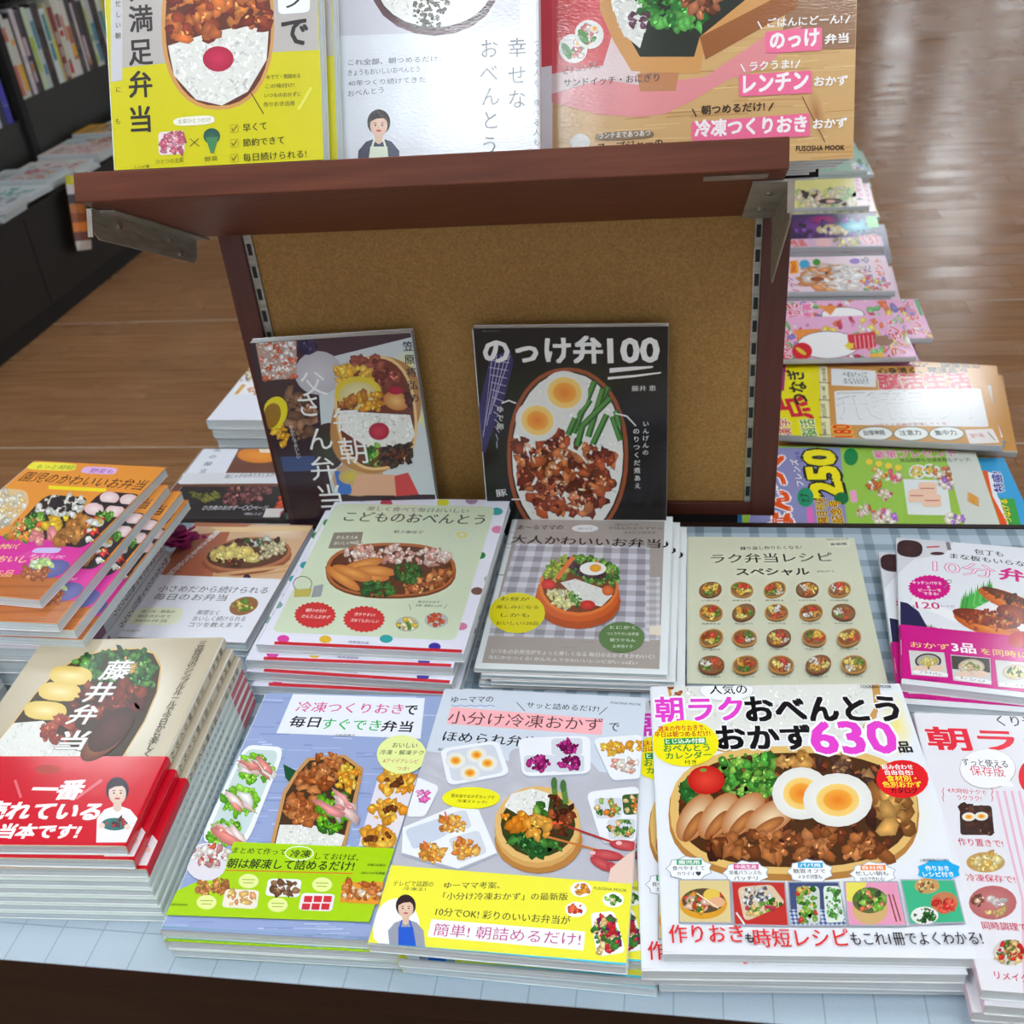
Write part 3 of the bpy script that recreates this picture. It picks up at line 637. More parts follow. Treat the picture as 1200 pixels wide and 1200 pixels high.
q = [(914, 252), (1112, 236), (1106, 408), (990, 416)]; tray(q); a.fill(a.ep(992, 290, 44, 26), 18, 14, [(226, 160, 50), (235, 185, 70)]); a.fill(a.ep(1086, 284, 34, 24), 14, 13, [(226, 160, 50)]); a.fill(a.ep(1042, 358, 50, 28), 30, 11, [(235, 225, 215), (220, 150, 130), (226, 190, 170)])
q = [(888, 462), (1100, 438), (1090, 652), (950, 662)]; tray(q)
for x, y in ((976, 524), (1084, 510), (1026, 606)): a.rr([(x-55, y-38), (x+55, y-40), (x+52, y+40), (x-48, y+42)], (60, 90, 50) if x > 1050 else TR2); a.fill(a.ep(x, y, 48, 34), 34, 10, [(225, 120, 50), (60, 110, 50), (225, 195, 140), (140, 170, 80)])
q = [(160, 600), (385, 514), (470, 532), (542, 700), (390, 762), (170, 700)]; a.poly([(x, y+10) for x, y in q], (170, 174, 190)); a.poly(q, TR)
a.rr([(180, 610), (330, 560), (350, 630), (215, 690)], (196, 204, 220)); a.rr([(310, 560), (420, 530), (445, 600), (335, 630)], TR2); a.rr([(350, 645), (470, 610), (505, 700), (390, 740)], TR2)
for x, y in ((368, 588), (418, 684), (285, 702)): a.fill(a.ep(x, y, 48, 36), 32, 14, [(226, 150, 60), (235, 175, 90), (205, 120, 45)]); a.line(x-30, y-48, x-20, y-14, 7, (226, 110, 80))
q = [(225, 402), (318, 442), (262, 560), (188, 560)]; a.rr(q, TR); a.fill(a.ep(245, 480, 28, 24), 14, 11, [(226, 100, 170), (235, 150, 200)])
a.E(441, 487, 114, 43, (236, 230, 40)); a.T('製氷皿やおかずカップで', (362, 484), (530, 492), 14, (50, 50, 30)); a.T('冷凍ストック!', (385, 504), (500, 510), 13, (50, 50, 30))
a.E(704, 650, 172, 132, (180, 124, 62)); a.E(700, 612, 168, 148, (206, 158, 92)); a.E(700, 590, 168, 150, (222, 180, 112)); a.E(702, 590, 146, 128, (60, 60, 30))
a.rice([(570, 520), (600, 470), (680, 450), (750, 470), (740, 540), (640, 560)], 60, 8)
a.fill([(580, 600), (650, 640), (760, 660), (800, 690), (700, 710), (610, 670)], 54, 18, DGRN); a.fill([(560, 560), (650, 520), (700, 560), (680, 600), (590, 600)], 16, 22, [(230, 150, 40), (220, 130, 30)]); a.fill([(690, 510), (740, 505), (745, 560), (700, 560)], 8, 18, GRN)
a.fill(a.ep(708, 600, 50, 36), 24, 17, [(226, 150, 50), (235, 170, 70)]); a.line(755, 590, 832, 572, 16, (222, 90, 50))
for x0, y0, x1, y1 in ((765, 430, 770, 500), (800, 440, 812, 510)): a.line(x0, y0, x1, y1, 22, (90, 130, 60)); a.E(x0, y0, 12, 24, (70, 110, 60))
a.fill([(750, 480), (790, 490), (785, 650), (745, 650)], 16, 17, DBRN); a.fill([(795, 510), (835, 520), (828, 640), (790, 650)], 14, 17, DBRN)
a.line(740, 640, 1042, 720, 8, (196, 120, 60)); a.line(820, 600, 1050, 680, 8, (170, 50, 50))
for x, y, rx, rt in ((1040, 672, 60, .1), (970, 710, 66, .15), (950, 745, 50, .5), (1000, 770, 40, .9)): a.E(x, y, rx, 20, (206, 96, 96), (176, 56, 66), rt)
a.poly([(1085, 690), (1086, 830), (975, 815), (985, 765), (1030, 725)], (230, 200, 186))
for x, y in ((915, 702), (1018, 664)): a.E(x, y, 12, 8, (240, 190, 190))
a.poly([(127, 750), (1072, 824), (1050, 1142), (30, 1062)], (238, 232, 66))
a.T('テレビで話題の', (135, 832), (292, 836), 22, (90, 90, 50)); a.T('冷凍王!', (175, 848), (262, 852), 13, (90, 90, 50))
a.T('ゆーママ考案、', (335, 842), (552, 842), 26, (80, 80, 50)); a.T('「小分け冷凍おかず」の最新版', (330, 886), (818, 888), 29, (80, 80, 50))
a.T('10分でOK! 彩りのいいお弁当が', (300, 948), (826, 984), 34, (70, 70, 50)); a.poly([(286, 962), (886, 1010), (880, 1084), (270, 1030)], (240, 240, 240)); a.T('簡単! 朝詰めるだけ!', (290, 1026), (866, 1066), 50, (190, 70, 140), None, 0)
a.E(150, 1000, 92, 120, (242, 242, 244)); a.person(186, 915, 48, (50, 34, 40), (150, 154, 168), (40, 90, 200))
for x, y in ((870, 845), (996, 886), (850, 924)): a.E(x, y, 42, 30, (242, 242, 240)); a.fill(a.ep(x, y, 28, 19), 16, 11, ORG if y < 860 else (GRN+[(230, 220, 190)] if y < 900 else [(205, 50, 50), (225, 100, 60)]))
a.T('FUSOSHA MOOK', (920, 846), (1048, 856), 11, (120, 120, 60)); a.rr([(905, 938), (1000, 930), (1045, 1092), (932, 1108)], (242, 242, 242)); a.fill([(915, 950), (990, 944), (1030, 1080), (940, 1094)], 80, 13, [(200, 40, 50), (226, 190, 120), (60, 120, 50), (120, 30, 80), (235, 210, 150)])
a.poly([(30, 1056), (1051, 1134), (1050, 1146), (28, 1066)], (80, 198, 226))
a.done(GLOSS, cv)
under(r, [(.0135, .010, -.6), (.0175, .0025, .5), (.020, .003, -.2)], 'grey and yellow cookbook, {o} from the top of the pile under the round bento cover', 'copies of the grey and yellow cookbook')

# --- denim blue freezer bento book
DEN = (150, 166, 208)
r, cv = book('cookbook', 'denim blue and lime green cookbook with trays of green beans, top of its pile', flat(-.2455, .0132, .032, .0103, 1.35), .182, .2468, .0103, DEN, (205, 215, 230), (60, 170, 160))
a = art(r, H2)
for k in range(260): y = random.uniform(75, 980); x = random.uniform(60, 1000); a.line(x, y, x+random.uniform(30, 120), y+random.uniform(-2, 4), random.uniform(2, 5), random.choice([(170, 184, 220), (132, 148, 194), (192, 202, 230)]))
a.poly([(548, 75), (1036, 90), (1020, 240), (486, 220)], (230, 233, 242)); 
a.T('冷凍つくりおき', (555, 140), (950, 150), 38, (216, 92, 146)); a.T('で', (956, 151), (1002, 152), 34, (40, 40, 46), None, .02)
a.T('毎日', (530, 196), (640, 199), 40, (40, 40, 46), None, .02); a.T('すぐでき', (648, 204), (866, 212), 40, (44, 176, 90)); a.T('弁当', (872, 213), (984, 216), 40, (40, 40, 46), None, .02); a.T('小田真規子', (700, 231), (776, 233), 9, (90, 90, 100))
a.rr([(368, 262), (522, 272), (375, 640), (200, 620)], (236, 240, 242), .2); a.rr([(372, 278), (502, 286), (362, 622), (225, 606)], (196, 214, 214), .2)
for x, y in ((408, 350), (350, 470), (296, 590)): a.fill(a.ep(x, y, 66, 50), 60, 13, [(120, 190, 40), (90, 165, 30), (150, 210, 70)]); a.fill(a.ep(x+8, y+4, 44, 26), 7, 18, [(236, 200, 196), (240, 236, 230), (226, 140, 130)], 2.2, .6)
a.poly([(512, 335), (560, 360), (550, 420), (520, 385)], (30, 80, 50)); a.poly([(600, 312), (740, 300), (808, 350), (800, 400), (742, 642), (462, 640), (510, 440), (560, 360)], (196, 146, 92)); a.poly([(610, 322), (735, 312), (794, 355), (786, 400), (730, 638), (478, 634), (522, 446), (570, 366)], (70, 50, 34))
a.rice([(500, 560), (620, 560), (740, 600), (728, 638), (482, 636)], 80, 8)
for x, y in ((675, 340), (625, 400), (582, 490), (600, 520)): a.fill(a.ep(x, y, 62, 44), 34, 17, [(176, 100, 50), (196, 124, 70), (150, 78, 36)])
a.fill([(720, 340), (790, 350), (790, 420), (740, 450), (710, 420)], 40, 12, [(235, 180, 50), (240, 205, 90), (220, 140, 40)]); a.fill([(640, 440), (700, 430), (760, 470), (750, 580), (640, 580)], 60, 14, [(120, 190, 40), (90, 165, 30), (60, 120, 40)]); a.fill(a.ep(720, 500, 46, 40), 8, 17, [(236, 200, 196), (235, 150, 150)], 2.2, .6)
a.poly([(865, 380), (1010, 376), (925, 645), (790, 640)], (222, 216, 226))
for x, y in ((932, 402), (904, 510), (868, 612)): a.fill(a.ep(x, y, 66, 40), 36, 18, [(230, 160, 50), (240, 180, 70), (215, 140, 40)]); a.fill(a.ep(x, y, 40, 22), 5, 14, [(110, 60, 30)])
a.E(950, 302, 92, 72, (226, 234, 156)); a.T('おいしい', (915, 276), (1006, 278), 18, (80, 90, 70)); a.T('冷凍・解凍テク', (868, 302), (1030, 305), 18, (80, 90, 70)); a.T('&アイデアレシピ', (880, 332), (1010, 336), 16, (200, 120, 110)); a.T('つき!', (930, 360), (975, 362), 14, (200, 120, 110))
a.poly([(330, 625), (926, 650), (830, 922), (75, 896), (120, 806), (205, 768), (300, 705)], (166, 208, 24))
a.E(228, 700, 76, 70, (220, 216, 224)); a.E(236, 668, 74, 38, (230, 228, 230)); a.fill(a.ep(240, 670, 74, 38), 44, 13, [(200, 90, 60), (236, 200, 190), (230, 225, 220), (190, 130, 130)])
a.T('まとめて作って', (322, 668), (520, 676), 24, (60, 80, 30)); a.ring(572, 668, 54, 27, 4, (232, 240, 210)); a.T('冷凍', (536, 682), (610, 684), 27, (50, 70, 30), None, .02); a.T('しておけば、', (628, 690), (790, 696), 24, (60, 80, 30)); a.T('朝は解凍して詰めるだけ!', (300, 722), (770, 734), 36, (50, 70, 30), None, .02); a.line(300, 731, 770, 743, 4, (214, 110, 40))
a.fill([(195, 770), (310, 755), (300, 820), (190, 820)], 36, 13, [(176, 110, 60), (200, 140, 80)]); a.rr([(300, 800), (425, 805), (415, 875), (285, 868)], (236, 226, 206)); a.fill([(315, 815), (405, 818), (400, 862), (300, 858)], 16, 12, [(235, 190, 110), (230, 160, 110)])
a.rr([(458, 762), (582, 765), (572, 832), (446, 826)], (234, 232, 230)); a.fill([(470, 775), (565, 778), (560, 822), (460, 816)], 24, 12, [(110, 76, 50), (150, 110, 80)])
a.rr([(582, 815), (706, 820), (692, 884), (568, 878)], (234, 226, 226)); 
for i in range(3):
    for j in range(2): x, y = 592+i*36-j*8, 826+j*28; a.poly([(x, y), (x+30, y+1), (x+26, y+24), (x-4, y+23)], (206, 50, 60))
a.poly([(732, 775), (885, 775), (866, 858), (722, 850)], (226, 150, 50)); a.fill([(740, 780), (880, 780), (862, 840), (730, 838)], 44, 12, [(176, 90, 40), (230, 205, 180), (200, 120, 60)])
for x, y in ((230, 850), (385, 772), (493, 860), (657, 785)): a.E(x, y, 37, 27, (228, 236, 150)); a.line(x-24, y-6, x+24, y-5, 3, (150, 170, 80)); a.line(x-20, y+6, x+18, y+7, 3, (150, 170, 80))
a.T('冷凍に必要な', (822, 716), (890, 718), 10, (70, 90, 30)); a.T('100レシピを掲載', (800, 746), (888, 748), 10, (70, 90, 30)); a.T('KADOKAWA', (92, 862), (158, 864), 8, (90, 120, 30))
a.poly([(60, 940), (826, 982), (824, 990), (56, 947)], (90, 170, 160))
a.done(GLOSS, cv)
r2 = dup(r, Matrix.Translation((.0015, -.0012, -.0106)) @ r.matrix_world, 'denim blue cookbook with a lime band along its edge, second in its pile', 'copies of the denim blue cookbook')
band = wrap('paper_band', r['W'], r['H'], r['T'], .0003, (166, 208, 24), (166, 208, 24), (166, 208, 24), 'L', GLOSS, r2, -.0008, .06, .0002, .995)
r['group'] = 'copies of the denim blue cookbook'
dup(r, Matrix.Translation((.003, -.0005, -.0212)) @ r.matrix_world, 'denim blue cookbook at the very bottom of the pile with green bean trays', 'copies of the denim blue cookbook')

# --- polka dot children's bento book
r, cv = book('cookbook', 'white cookbook with coloured polka dots and a pale green panel, top of its pile', flat(-.2766, .3117, .045, .0110, -1.35), .2041, .2601, .0110, (226, 226, 240), (222, 222, 236), (226, 226, 238), mat=SEMI)
a = art(r, G3)
for x, y, c in ((540, 50, (50, 160, 165)), (648, 74, (190, 70, 90)), (897, 72, (222, 220, 50)), (1022, 62, (160, 130, 160)), (1133, 110, (50, 160, 160)), (1137, 190, (214, 130, 170)), (1057, 303, (20, 130, 60)), (1104, 408, (110, 170, 140)), (1047, 460, (120, 84, 74)), (1070, 582, (96, 66, 60)), (977, 615, (206, 120, 160)), (1018, 748, (130, 66, 84)), (395, 160, (40, 120, 70)), (295, 347, (50, 150, 160)), (165, 520, (120, 160, 150)), (125, 556, (140, 120, 70)), (195, 670, (214, 60, 160)), (380, 672, (226, 180, 50)), (860, 704, (60, 50, 160))): a.E(x, y, 27, 17, c, None, 0, 16)
a.rr([(425, 75), (1128, 88), (952, 678), (143, 640)], (206, 218, 190), .05); a.E(647, 670, 29, 18, (50, 160, 160), None, 0, 16)
a.T('楽しく食べて毎日おいしい', (560, 106), (1006, 118), 19, (110, 110, 90)); a.T('こどものおべんとう', (455, 152), (1074, 168), 42, (40, 40, 40)); a.T('野上優佳子', (678, 206), (808, 208), 13, (90, 90, 80))
a.ring(978, 215, 56, 28, 3, (196, 204, 214)); a.E(980, 213, 24, 15, (214, 206, 120)); a.E(980, 213, 12, 8, (206, 218, 190))
a.poly([(418, 203), (546, 200), (532, 270), (392, 273)], (136, 126, 112)); a.T('かんたん&', (425, 232), (520, 230), 15, (230, 230, 220)); a.T('おいしい94品', (415, 258), (525, 254), 15, (230, 230, 220))
a.E(668, 372, 287, 122, (120, 66, 36), None, 0, 30, 2.4); a.E(668, 366, 285, 118, (176, 100, 54), None, 0, 30, 2.4); a.E(668, 368, 270, 108, (96, 52, 30), None, 0, 30, 2.4)
for x, y in ((540, 300), (690, 296), (850, 312)): a.fill(a.ep(x, y, 76, 38), 46, 13, [(228, 196, 184), (236, 214, 204), (214, 150, 136)])
for x, y, rt in ((545, 345, -.25), (455, 405, .6), (570, 398, .05), (600, 372, .1), (500, 380, .3)): a.E(x, y, 92, 24, (228, 160, 80), (190, 110, 50), rt)
a.fill([(720, 430), (900, 370), (940, 380), (860, 460), (730, 480)], 60, 17, [(190, 110, 60), (160, 84, 44), (214, 150, 90)])
a.fill(a.ep(736, 384, 66, 44), 70, 11, DGRN); a.fill(a.ep(610, 452, 82, 32), 60, 11, DGRN)
a.ring(280, 430, 42, 34, 3, (90, 90, 70)); a.poly([(245, 455), (322, 450), (310, 485), (242, 488)], (190, 176, 90)); a.poly([(330, 440), (372, 432), (360, 485), (318, 490)], (150, 156, 160))
for x, y, t1, t2 in ((335, 567, '朝10分!', 'かんたんおかず'), (550, 585, '作りやすい!', '冷めてもおいしい')): a.burst(x, y, 94, 59, (206, 52, 54)); a.T(t1, (x-45, y-14), (x+45, y-10), 16, (240, 220, 215)); a.T(t2, (x-62, y+12), (x+62, y+18), 16, (240, 220, 215))
a.T('毎日のおかず', (785, 514), (880, 516), 11, (110, 120, 100)); a.T('主菜・副菜たっぷり', (775, 530), (890, 533), 11, (110, 120, 100)); a.line(748, 520, 756, 546, 3, (150, 160, 140)); a.line(916, 520, 900, 540, 3, (150, 160, 140))
for x, y, p in ((740, 607, [(230, 190, 60), (90, 140, 60), (240, 220, 190)]), (868, 590, [(210, 80, 50), (226, 110, 70)])): a.E(x, y, 52, 34, (180, 186, 180)); a.fill(a.ep(x, y, 40, 25), 30, 9, p)
a.poly([(158, 683), (982, 720), (975, 742), (800, 742), (154, 697)], (200, 32, 44)); a.T('成美堂出版', (478, 690), (570, 696), 11, (120, 110, 150))
a.done(SEMI, cv)
under(r, [(-.0115, -.0085, .7), (-.0085, -.0155, -1.0), (-.0065, -.0205, .3)], 'polka dot cookbook, {o} from the top of the pile with the pale green panel', 'copies of the polka dot cookbook')

# --- grown-up cute bento
r, cv = book('cookbook', 'white edged cookbook showing an orange bento box on gingham, top of its pile', flat(-.067, .3128, .022, .00525, -.25), .1796, .2585, .00525, (224, 230, 232), (206, 208, 210), (190, 110, 60))
a = art(r, G4)
a.poly([(308, 84), (1102, 96), (1074, 896), (114, 862)], (168, 158, 152))
for k in range(60): y = random.uniform(90, 880); x = random.uniform(150, 950); a.line(x, y, x+random.uniform(60, 160), y+3, random.uniform(2, 5), random.choice([(180, 170, 164), (156, 146, 140)]))
a.gingham([(300, 215), (1022, 232), (1020, 745), (150, 716)], 8, 9, (206, 206, 216), (178, 174, 184), (146, 142, 152)); a.gingham([(1000, 400), (1078, 400), (1075, 740), (1000, 740)], 1, 9, (206, 206, 216), (190, 186, 190), (170, 166, 170))
a.T('あ～るママの', (305, 142), (552, 142), 24, (50, 46, 46)); a.E(672, 136, 72, 20, (226, 228, 232)); a.T('ほいップ', (635, 144), (712, 144), 14, (110, 110, 110)); a.T('きほんのおかずから', (800, 140), (1090, 142), 12, (90, 84, 80)); a.T('かわいいおかず', (885, 164), (1055, 165), 12, (90, 84, 80)); a.T('ほいっぷ', (835, 118), (960, 119), 9, (90, 84, 80))
a.T('大人かわいいお弁当♪', (268, 216), (1124, 244), 46, (34, 30, 32))
a.poly([(1020, 665), (1082, 660), (1080, 715), (1020, 710)], (226, 214, 196))
a.E(640, 560, 222, 122, (120, 112, 112)); a.E(632, 528, 234, 152, (196, 88, 30), (176, 76, 28)); a.E(634, 490, 226, 152, (214, 100, 36), (206, 92, 34)); a.E(638, 450, 216, 160, (226, 118, 44)); a.E(640, 446, 200, 146, (120, 60, 30))
a.fill([(450, 400), (470, 320), (560, 280), (620, 290), (580, 350), (540, 420), (480, 430)], 60, 14, [(150, 180, 60), (110, 150, 50), (190, 190, 80)]); a.fill([(600, 290), (700, 275), (850, 340), (855, 440), (790, 450), (700, 430), (600, 380)], 110, 15, GRN)
a.rice([(540, 430), (620, 410), (760, 460), (820, 500), (760, 560), (640, 530)], 70, 8); a.fill([(575, 320), (700, 330), (800, 390), (740, 410), (620, 370)], 22, 20, [(60, 40, 52), (80, 56, 64)])
a.line(520, 410, 610, 290, 24, (226, 120, 60)); a.E(715, 355, 72, 36, (240, 240, 236)); a.E(728, 352, 32, 21, (236, 180, 40), (226, 150, 40))
a.fill([(460, 490), (540, 460), (620, 500), (620, 560), (540, 570), (470, 530)], 44, 17, [(226, 222, 150), (214, 206, 140), (236, 232, 190)]); a.fill([(580, 480), (650, 500), (670, 550), (620, 560)], 22, 13, GRN)
a.E(475, 440, 40, 26, (226, 60, 50), (190, 30, 30)); a.E(686, 552, 42, 26, (226, 60, 50), (190, 30, 30)); a.E(796, 474, 32, 28, (226, 120, 50), (200, 90, 40))
a.E(305, 595, 152, 110, (224, 214, 26)); 
for k, t in enumerate(('お昼が', '楽しみになる', 'しかも', 'おいしい120品')): a.T(t, (215 if k % 2 == 0 else 190, 528+k*44), (370 if k % 2 == 0 else 420, 530+k*44), 20, (90, 84, 20))
a.E(870, 727, 125, 84, (96, 126, 78))
for k, t in enumerate(('とにかく', 'つくりやすいお弁当', '朝ラクちん', 'お弁当テク')): a.T(t, (790+abs(k-1)*16, 682+k*34), (960-abs(k-1)*16, 684+k*34), 18, (214, 220, 200))
a.T('いつものお弁当がちょっと楽しくなる 毎日のおかずをかわいく!', (165, 812), (1045, 844), 24, (226, 222, 220)); a.T('なにからつくる? かんたんでかわいいレシピがいっぱい', (150, 842), (955, 876), 20, (226, 222, 220))
a.done(GLOSS, cv)
under(r, [(.0075, -.003, -.2), (.0155, -.004, .1), (.0025, -.0015, .4)], 'white edged cookbook, {o} from the top of the pile with the orange bento box', 'copies of the white edged cookbook')

# --- easy bento special
CR = (204, 206, 182)
r, cv = book('cookbook', 'pale olive cookbook showing four rows of small round bentos, lying on the gingham cloth', flat(.1296, .3170, .008, .0078, .25), .1774, .2350, .0078, CR, (196, 198, 176), CR, mat=SEMI)
a = art(r, G5)
a.T('繰り返し作りたくなる!', (406, 206), (736, 200), 19, (50, 46, 40)); a.T('ラク弁当レシピ', (250, 278), (908, 268), 50, (34, 30, 28)); a.T('スペシャル', (385, 344), (780, 342), 38, (34, 30, 28), None, .025)
a.T('長谷川りえ', (820, 328), (915, 325), 11, (90, 86, 76)); a.T('PEACSムック', (872, 154), (990, 149), 9, (60, 56, 50)); a.rr([(878, 158), (1000, 156), (1002, 188), (880, 190)], (212, 214, 192)); a.T('新装版', (895, 182), (983, 178), 14, (60, 56, 50), None, .02)
sd = 0
for y, xs, rx, ry in ((420, (242, 412, 590, 766, 940), 62, 42), (546, (246, 422, 600, 786, 962), 64, 44), (686, (247, 427, 612, 803, 990), 66, 46), (835, (247, 432, 624, 825, 1017), 70, 49)):
    for x in xs:
        a.bento(x, y, rx, ry, sd, (196, 140, 70) if sd % 3 else (130, 76, 46), (-.15, .1, -.3, 0)[sd % 4], 1.1, 2.1); a.T(('から揚げ弁当', '肉巻き弁当', '焼き鮭弁当', 'そぼろ弁当')[sd % 4], (x-48, y+ry+22), (x+48, y+ry+22), 8, (90, 86, 76)); sd += 1
a.done(SEMI, cv)

# --- ten minute bento, with its magenta band
r, cv = book('cookbook', 'white cookbook with a magenta paper band and glazed chicken, top of its pile', flat(.3132, .3034, .028, .00905, -7.51), .182, .2235, .00905, (222, 224, 230), (226, 228, 232), (222, 222, 228), pages=PAGES_W)
a = art(r, G6)
a.poly([(300, 430), (430, 330), (640, 300), (700, 200), (300, 180)], (206, 206, 212)); a.E(395, 258, 92, 60, (66, 42, 46), (52, 30, 36), .1, 18, 2.6); a.line(515, 248, 605, 243, 10, (190, 60, 70)); a.E(590, 292, 50, 12, (70, 50, 50)); a.poly([(648, 205), (676, 205), (690, 268), (662, 268)], (130, 120, 122))
a.poly([(430, 700), (500, 780), (820, 900), (1150, 950), (1150, 1000), (300, 1000), (300, 880)], (206, 200, 190))
for k in range(8): a.line(480+k*70, 770+k*22, 440+k*70, 900+k*20, 5, (70, 64, 60)); a.line(400, 780+k*30, 1000, 900+k*40, 4, (90, 84, 80))
a.poly([(330, 630), (380, 640), (460, 700), (560, 880), (545, 900), (330, 900)], (32, 34, 76)); a.poly([(400, 640), (1300, 1010), (1300, 940), (430, 590)], (234, 234, 236))
a.E(1150, 760, 420, 170, (238, 236, 236), (226, 226, 230), .3)
a.T('包丁も', (852, 296), (1055, 316), 36, (50, 44, 46)); a.T('まな板もいらない', (680, 324), (1290, 396), 36, (50, 44, 46)); a.T('10分', (562, 420), (1000, 466), 84, (246, 214, 230), (170, 60, 110), 0, .022); a.T('弁当', (1030, 474), (1390, 516), 84, (206, 20, 128), None, .03)
a.burst(536, 532, 152, 90, (206, 16, 128), 26, .08); a.T('キッチンバサミ', (418, 506), (620, 514), 22, (248, 226, 240), None, .02); a.T('&', (520, 534), (542, 534), 15, (248, 226, 240)); a.T('ピーラーで', (462, 560), (618, 562), 20, (248, 226, 240), None, .02); a.T('できる!', (495, 582), (600, 586), 18, (248, 226, 240), None, .02)
a.ring(670, 490, 22, 14, 4, (90, 90, 96)); a.line(640, 535, 668, 500, 6, (110, 110, 120))
a.T('全', (418, 672), (438, 672), 16, (120, 60, 90)); a.T('120', (446, 678), (612, 684), 46, (196, 30, 110), None, .012); a.T('レシピ', (620, 668), (716, 672), 15, (120, 60, 90))
for k in range(16): x = 740+k*14; y = 690-k*7; a.poly([(x, y+20), (x+22, y-100-(k % 3)*16), (x+44, y+30)], random.choice([(70, 170, 70), (50, 140, 60), (100, 190, 90)]))
a.E(1120, 640, 260, 62, (232, 136, 50), (190, 84, 26), .38); a.E(1090, 600, 200, 30, (120, 60, 32), (90, 44, 26), .36); a.fill([(900, 540), (1000, 570), (1250, 660), (1250, 740), (1020, 650), (930, 620)], 22, 16, [(214, 100, 30), (190, 80, 26), (226, 130, 50)]); a.fill([(980, 580), (1150, 590), (1250, 640), (1240, 660), (1050, 620)], 24, 22, [(120, 60, 30), (90, 44, 24)])
a.E(950, 800, 260, 74, (236, 140, 44), (190, 80, 22), .33); a.E(930, 750, 240, 52, (150, 60, 28), (110, 40, 20), .22); a.E(1130, 720, 130, 60, (170, 70, 34), (120, 44, 22), .3); a.fill([(720, 730), (850, 700), (1050, 700), (1190, 760), (1140, 860), (960, 850), (770, 790)], 44, 14, [(206, 92, 26), (176, 70, 24), (226, 120, 40), (150, 56, 22)]); a.fill([(860, 700), (1100, 690), (1180, 760), (1060, 790), (840, 740)], 40, 15, [(130, 40, 20), (160, 60, 28), (110, 36, 20), (226, 150, 80)])
a.E(1170, 900, 80, 60, (206, 30, 36), (180, 20, 30))
a.done(GLOSS, cv)
MGB = (202, 20, 132)
bd = wrap('paper_band', .182, .2235, .00905, .0003, MGB, MGB, MGB, 'L', GLOSS, r, .0068, .0810, .0003, .998)
a = Art(r, .182, .2235, .00905+.00034, K7)
a.T('おかず', (315, 388), (622, 412), 44, (246, 222, 120), None, .0); a.T('3品', (642, 424), (826, 440), 72, (250, 236, 244), None, .03); a.T('を同時に作る!', (868, 446), (1460, 500), 50, (246, 222, 120), None, 0)
for q, t in ((((300, 414), (576, 432), (606, 626), (322, 604)), 'フライパン'), (((626, 448), (936, 476), (946, 684), (648, 650)), 'レンジ'), (((975, 490), (1270, 516), (1290, 720), (998, 700)), 'トースター')):
    a.poly(list(q), (206, 206, 204)); cx = sum(p[0] for p in q)/4; cy = sum(p[1] for p in q)/4-20
    if t == 'レンジ': a.poly([(630, 455), (930, 480), (936, 590), (640, 560)], (70, 66, 64))
    a.E(cx, cy, 104, 62, (70, 66, 62) if t == 'フライパン' else (190, 170, 150)); a.E(cx, cy, 88, 50, (170, 166, 160) if t == 'フライパン' else (206, 196, 170)); a.fill(a.ep(cx, cy, 70, 38), 24, 17, [(214, 190, 90), (226, 210, 130)] if t == 'フライパン' else ([(214, 180, 140), (130, 150, 80), (236, 226, 206)] if t == 'レンジ' else [(226, 214, 140), (60, 100, 50)]))
    if t != 'トースター': a.E(cx-60, cy+60, 60, 26, (226, 196, 176)); a.E(cx+70, cy+56, 60, 26, (226, 196, 176))
    a.rr([(q[3][0]+4, q[3][1]-40), (q[2][0]-4, q[2][1]-38), (q[2][0]+6, q[2][1]-2), (q[3][0]+14, q[3][1]-4)], (236, 232, 236), .4); a.T(t, (q[3][0]+60, q[3][1]-14), (q[2][0]-50, q[2][1]-12), 20, (70, 60, 66))
a.T('KADOKAWA', (318, 645), (530, 660), 13, (90, 10, 60))
a.done(GLOSS, bd, 'band_print')
under(r, [(-.010, -.0075, 4.0), (.008, -.0175, -1.5)], 'white cookbook with a magenta paper band, {o} from the top of its pile', 'copies of the magenta banded cookbook')

# --- quick-in-the-morning bento, white and pink, front right
r, cv = book('cookbook', 'white and pink cookbook with red headings, top of the front right pile', flat(.3128, .0078, .042, .01025, .04), .21, .2457, .01025, (224, 222, 228), (220, 190, 200), (226, 224, 230))
a = art(r, H5)
a.T('くり返し作りたい', (510, 152), (900, 170), 40, (60, 54, 56)); a.T('朝ラク弁当', (272, 234), (1100, 262), 78, (226, 40, 60), None, .03)
for k in range(7): a.strip([(500+k*26, 380), (540+k*26, 560), (590+k*22, 760), (600+k*22, 1100)], [(509+k*26, 380), (549+k*26, 560), (599+k*22, 760), (609+k*22, 1100)], (226, 180, 200), False)
a.E(472, 304, 100, 72, (190, 180, 186)); a.E(472, 302, 97, 69, (238, 236, 240)); a.poly([(540, 330), (566, 366), (500, 362)], (238, 236, 240)); a.T('ずっと使える', (386, 292), (546, 300), 26, (60, 54, 56)); a.T('保存版', (415, 326), (536, 332), 34, (206, 50, 70), None, 0)
a.E(640, 330, 60, 66, (226, 36, 50)); a.T('4大時短テクで', (332, 386), (470, 396), 17, (206, 80, 100)); a.T('ラクラク!', (366, 412), (452, 416), 17, (206, 80, 100))
for sx, d in ((318, 1), (486, -1)): 
    for k in range(4): a.line(sx-d*4*(k % 2), 370+k*12, sx-d*4*((k+1) % 2), 382+k*12, 3, (206, 90, 110))
a.rr([(374, 432), (486, 432), (496, 536), (376, 536)], (60, 44, 40), .12); a.fill([(384, 440), (478, 440), (486, 528), (386, 528)], 26, 17, [(90, 54, 44), (70, 40, 34)]); a.egg(406, 472, 24, 15); a.egg(450, 470, 24, 15)
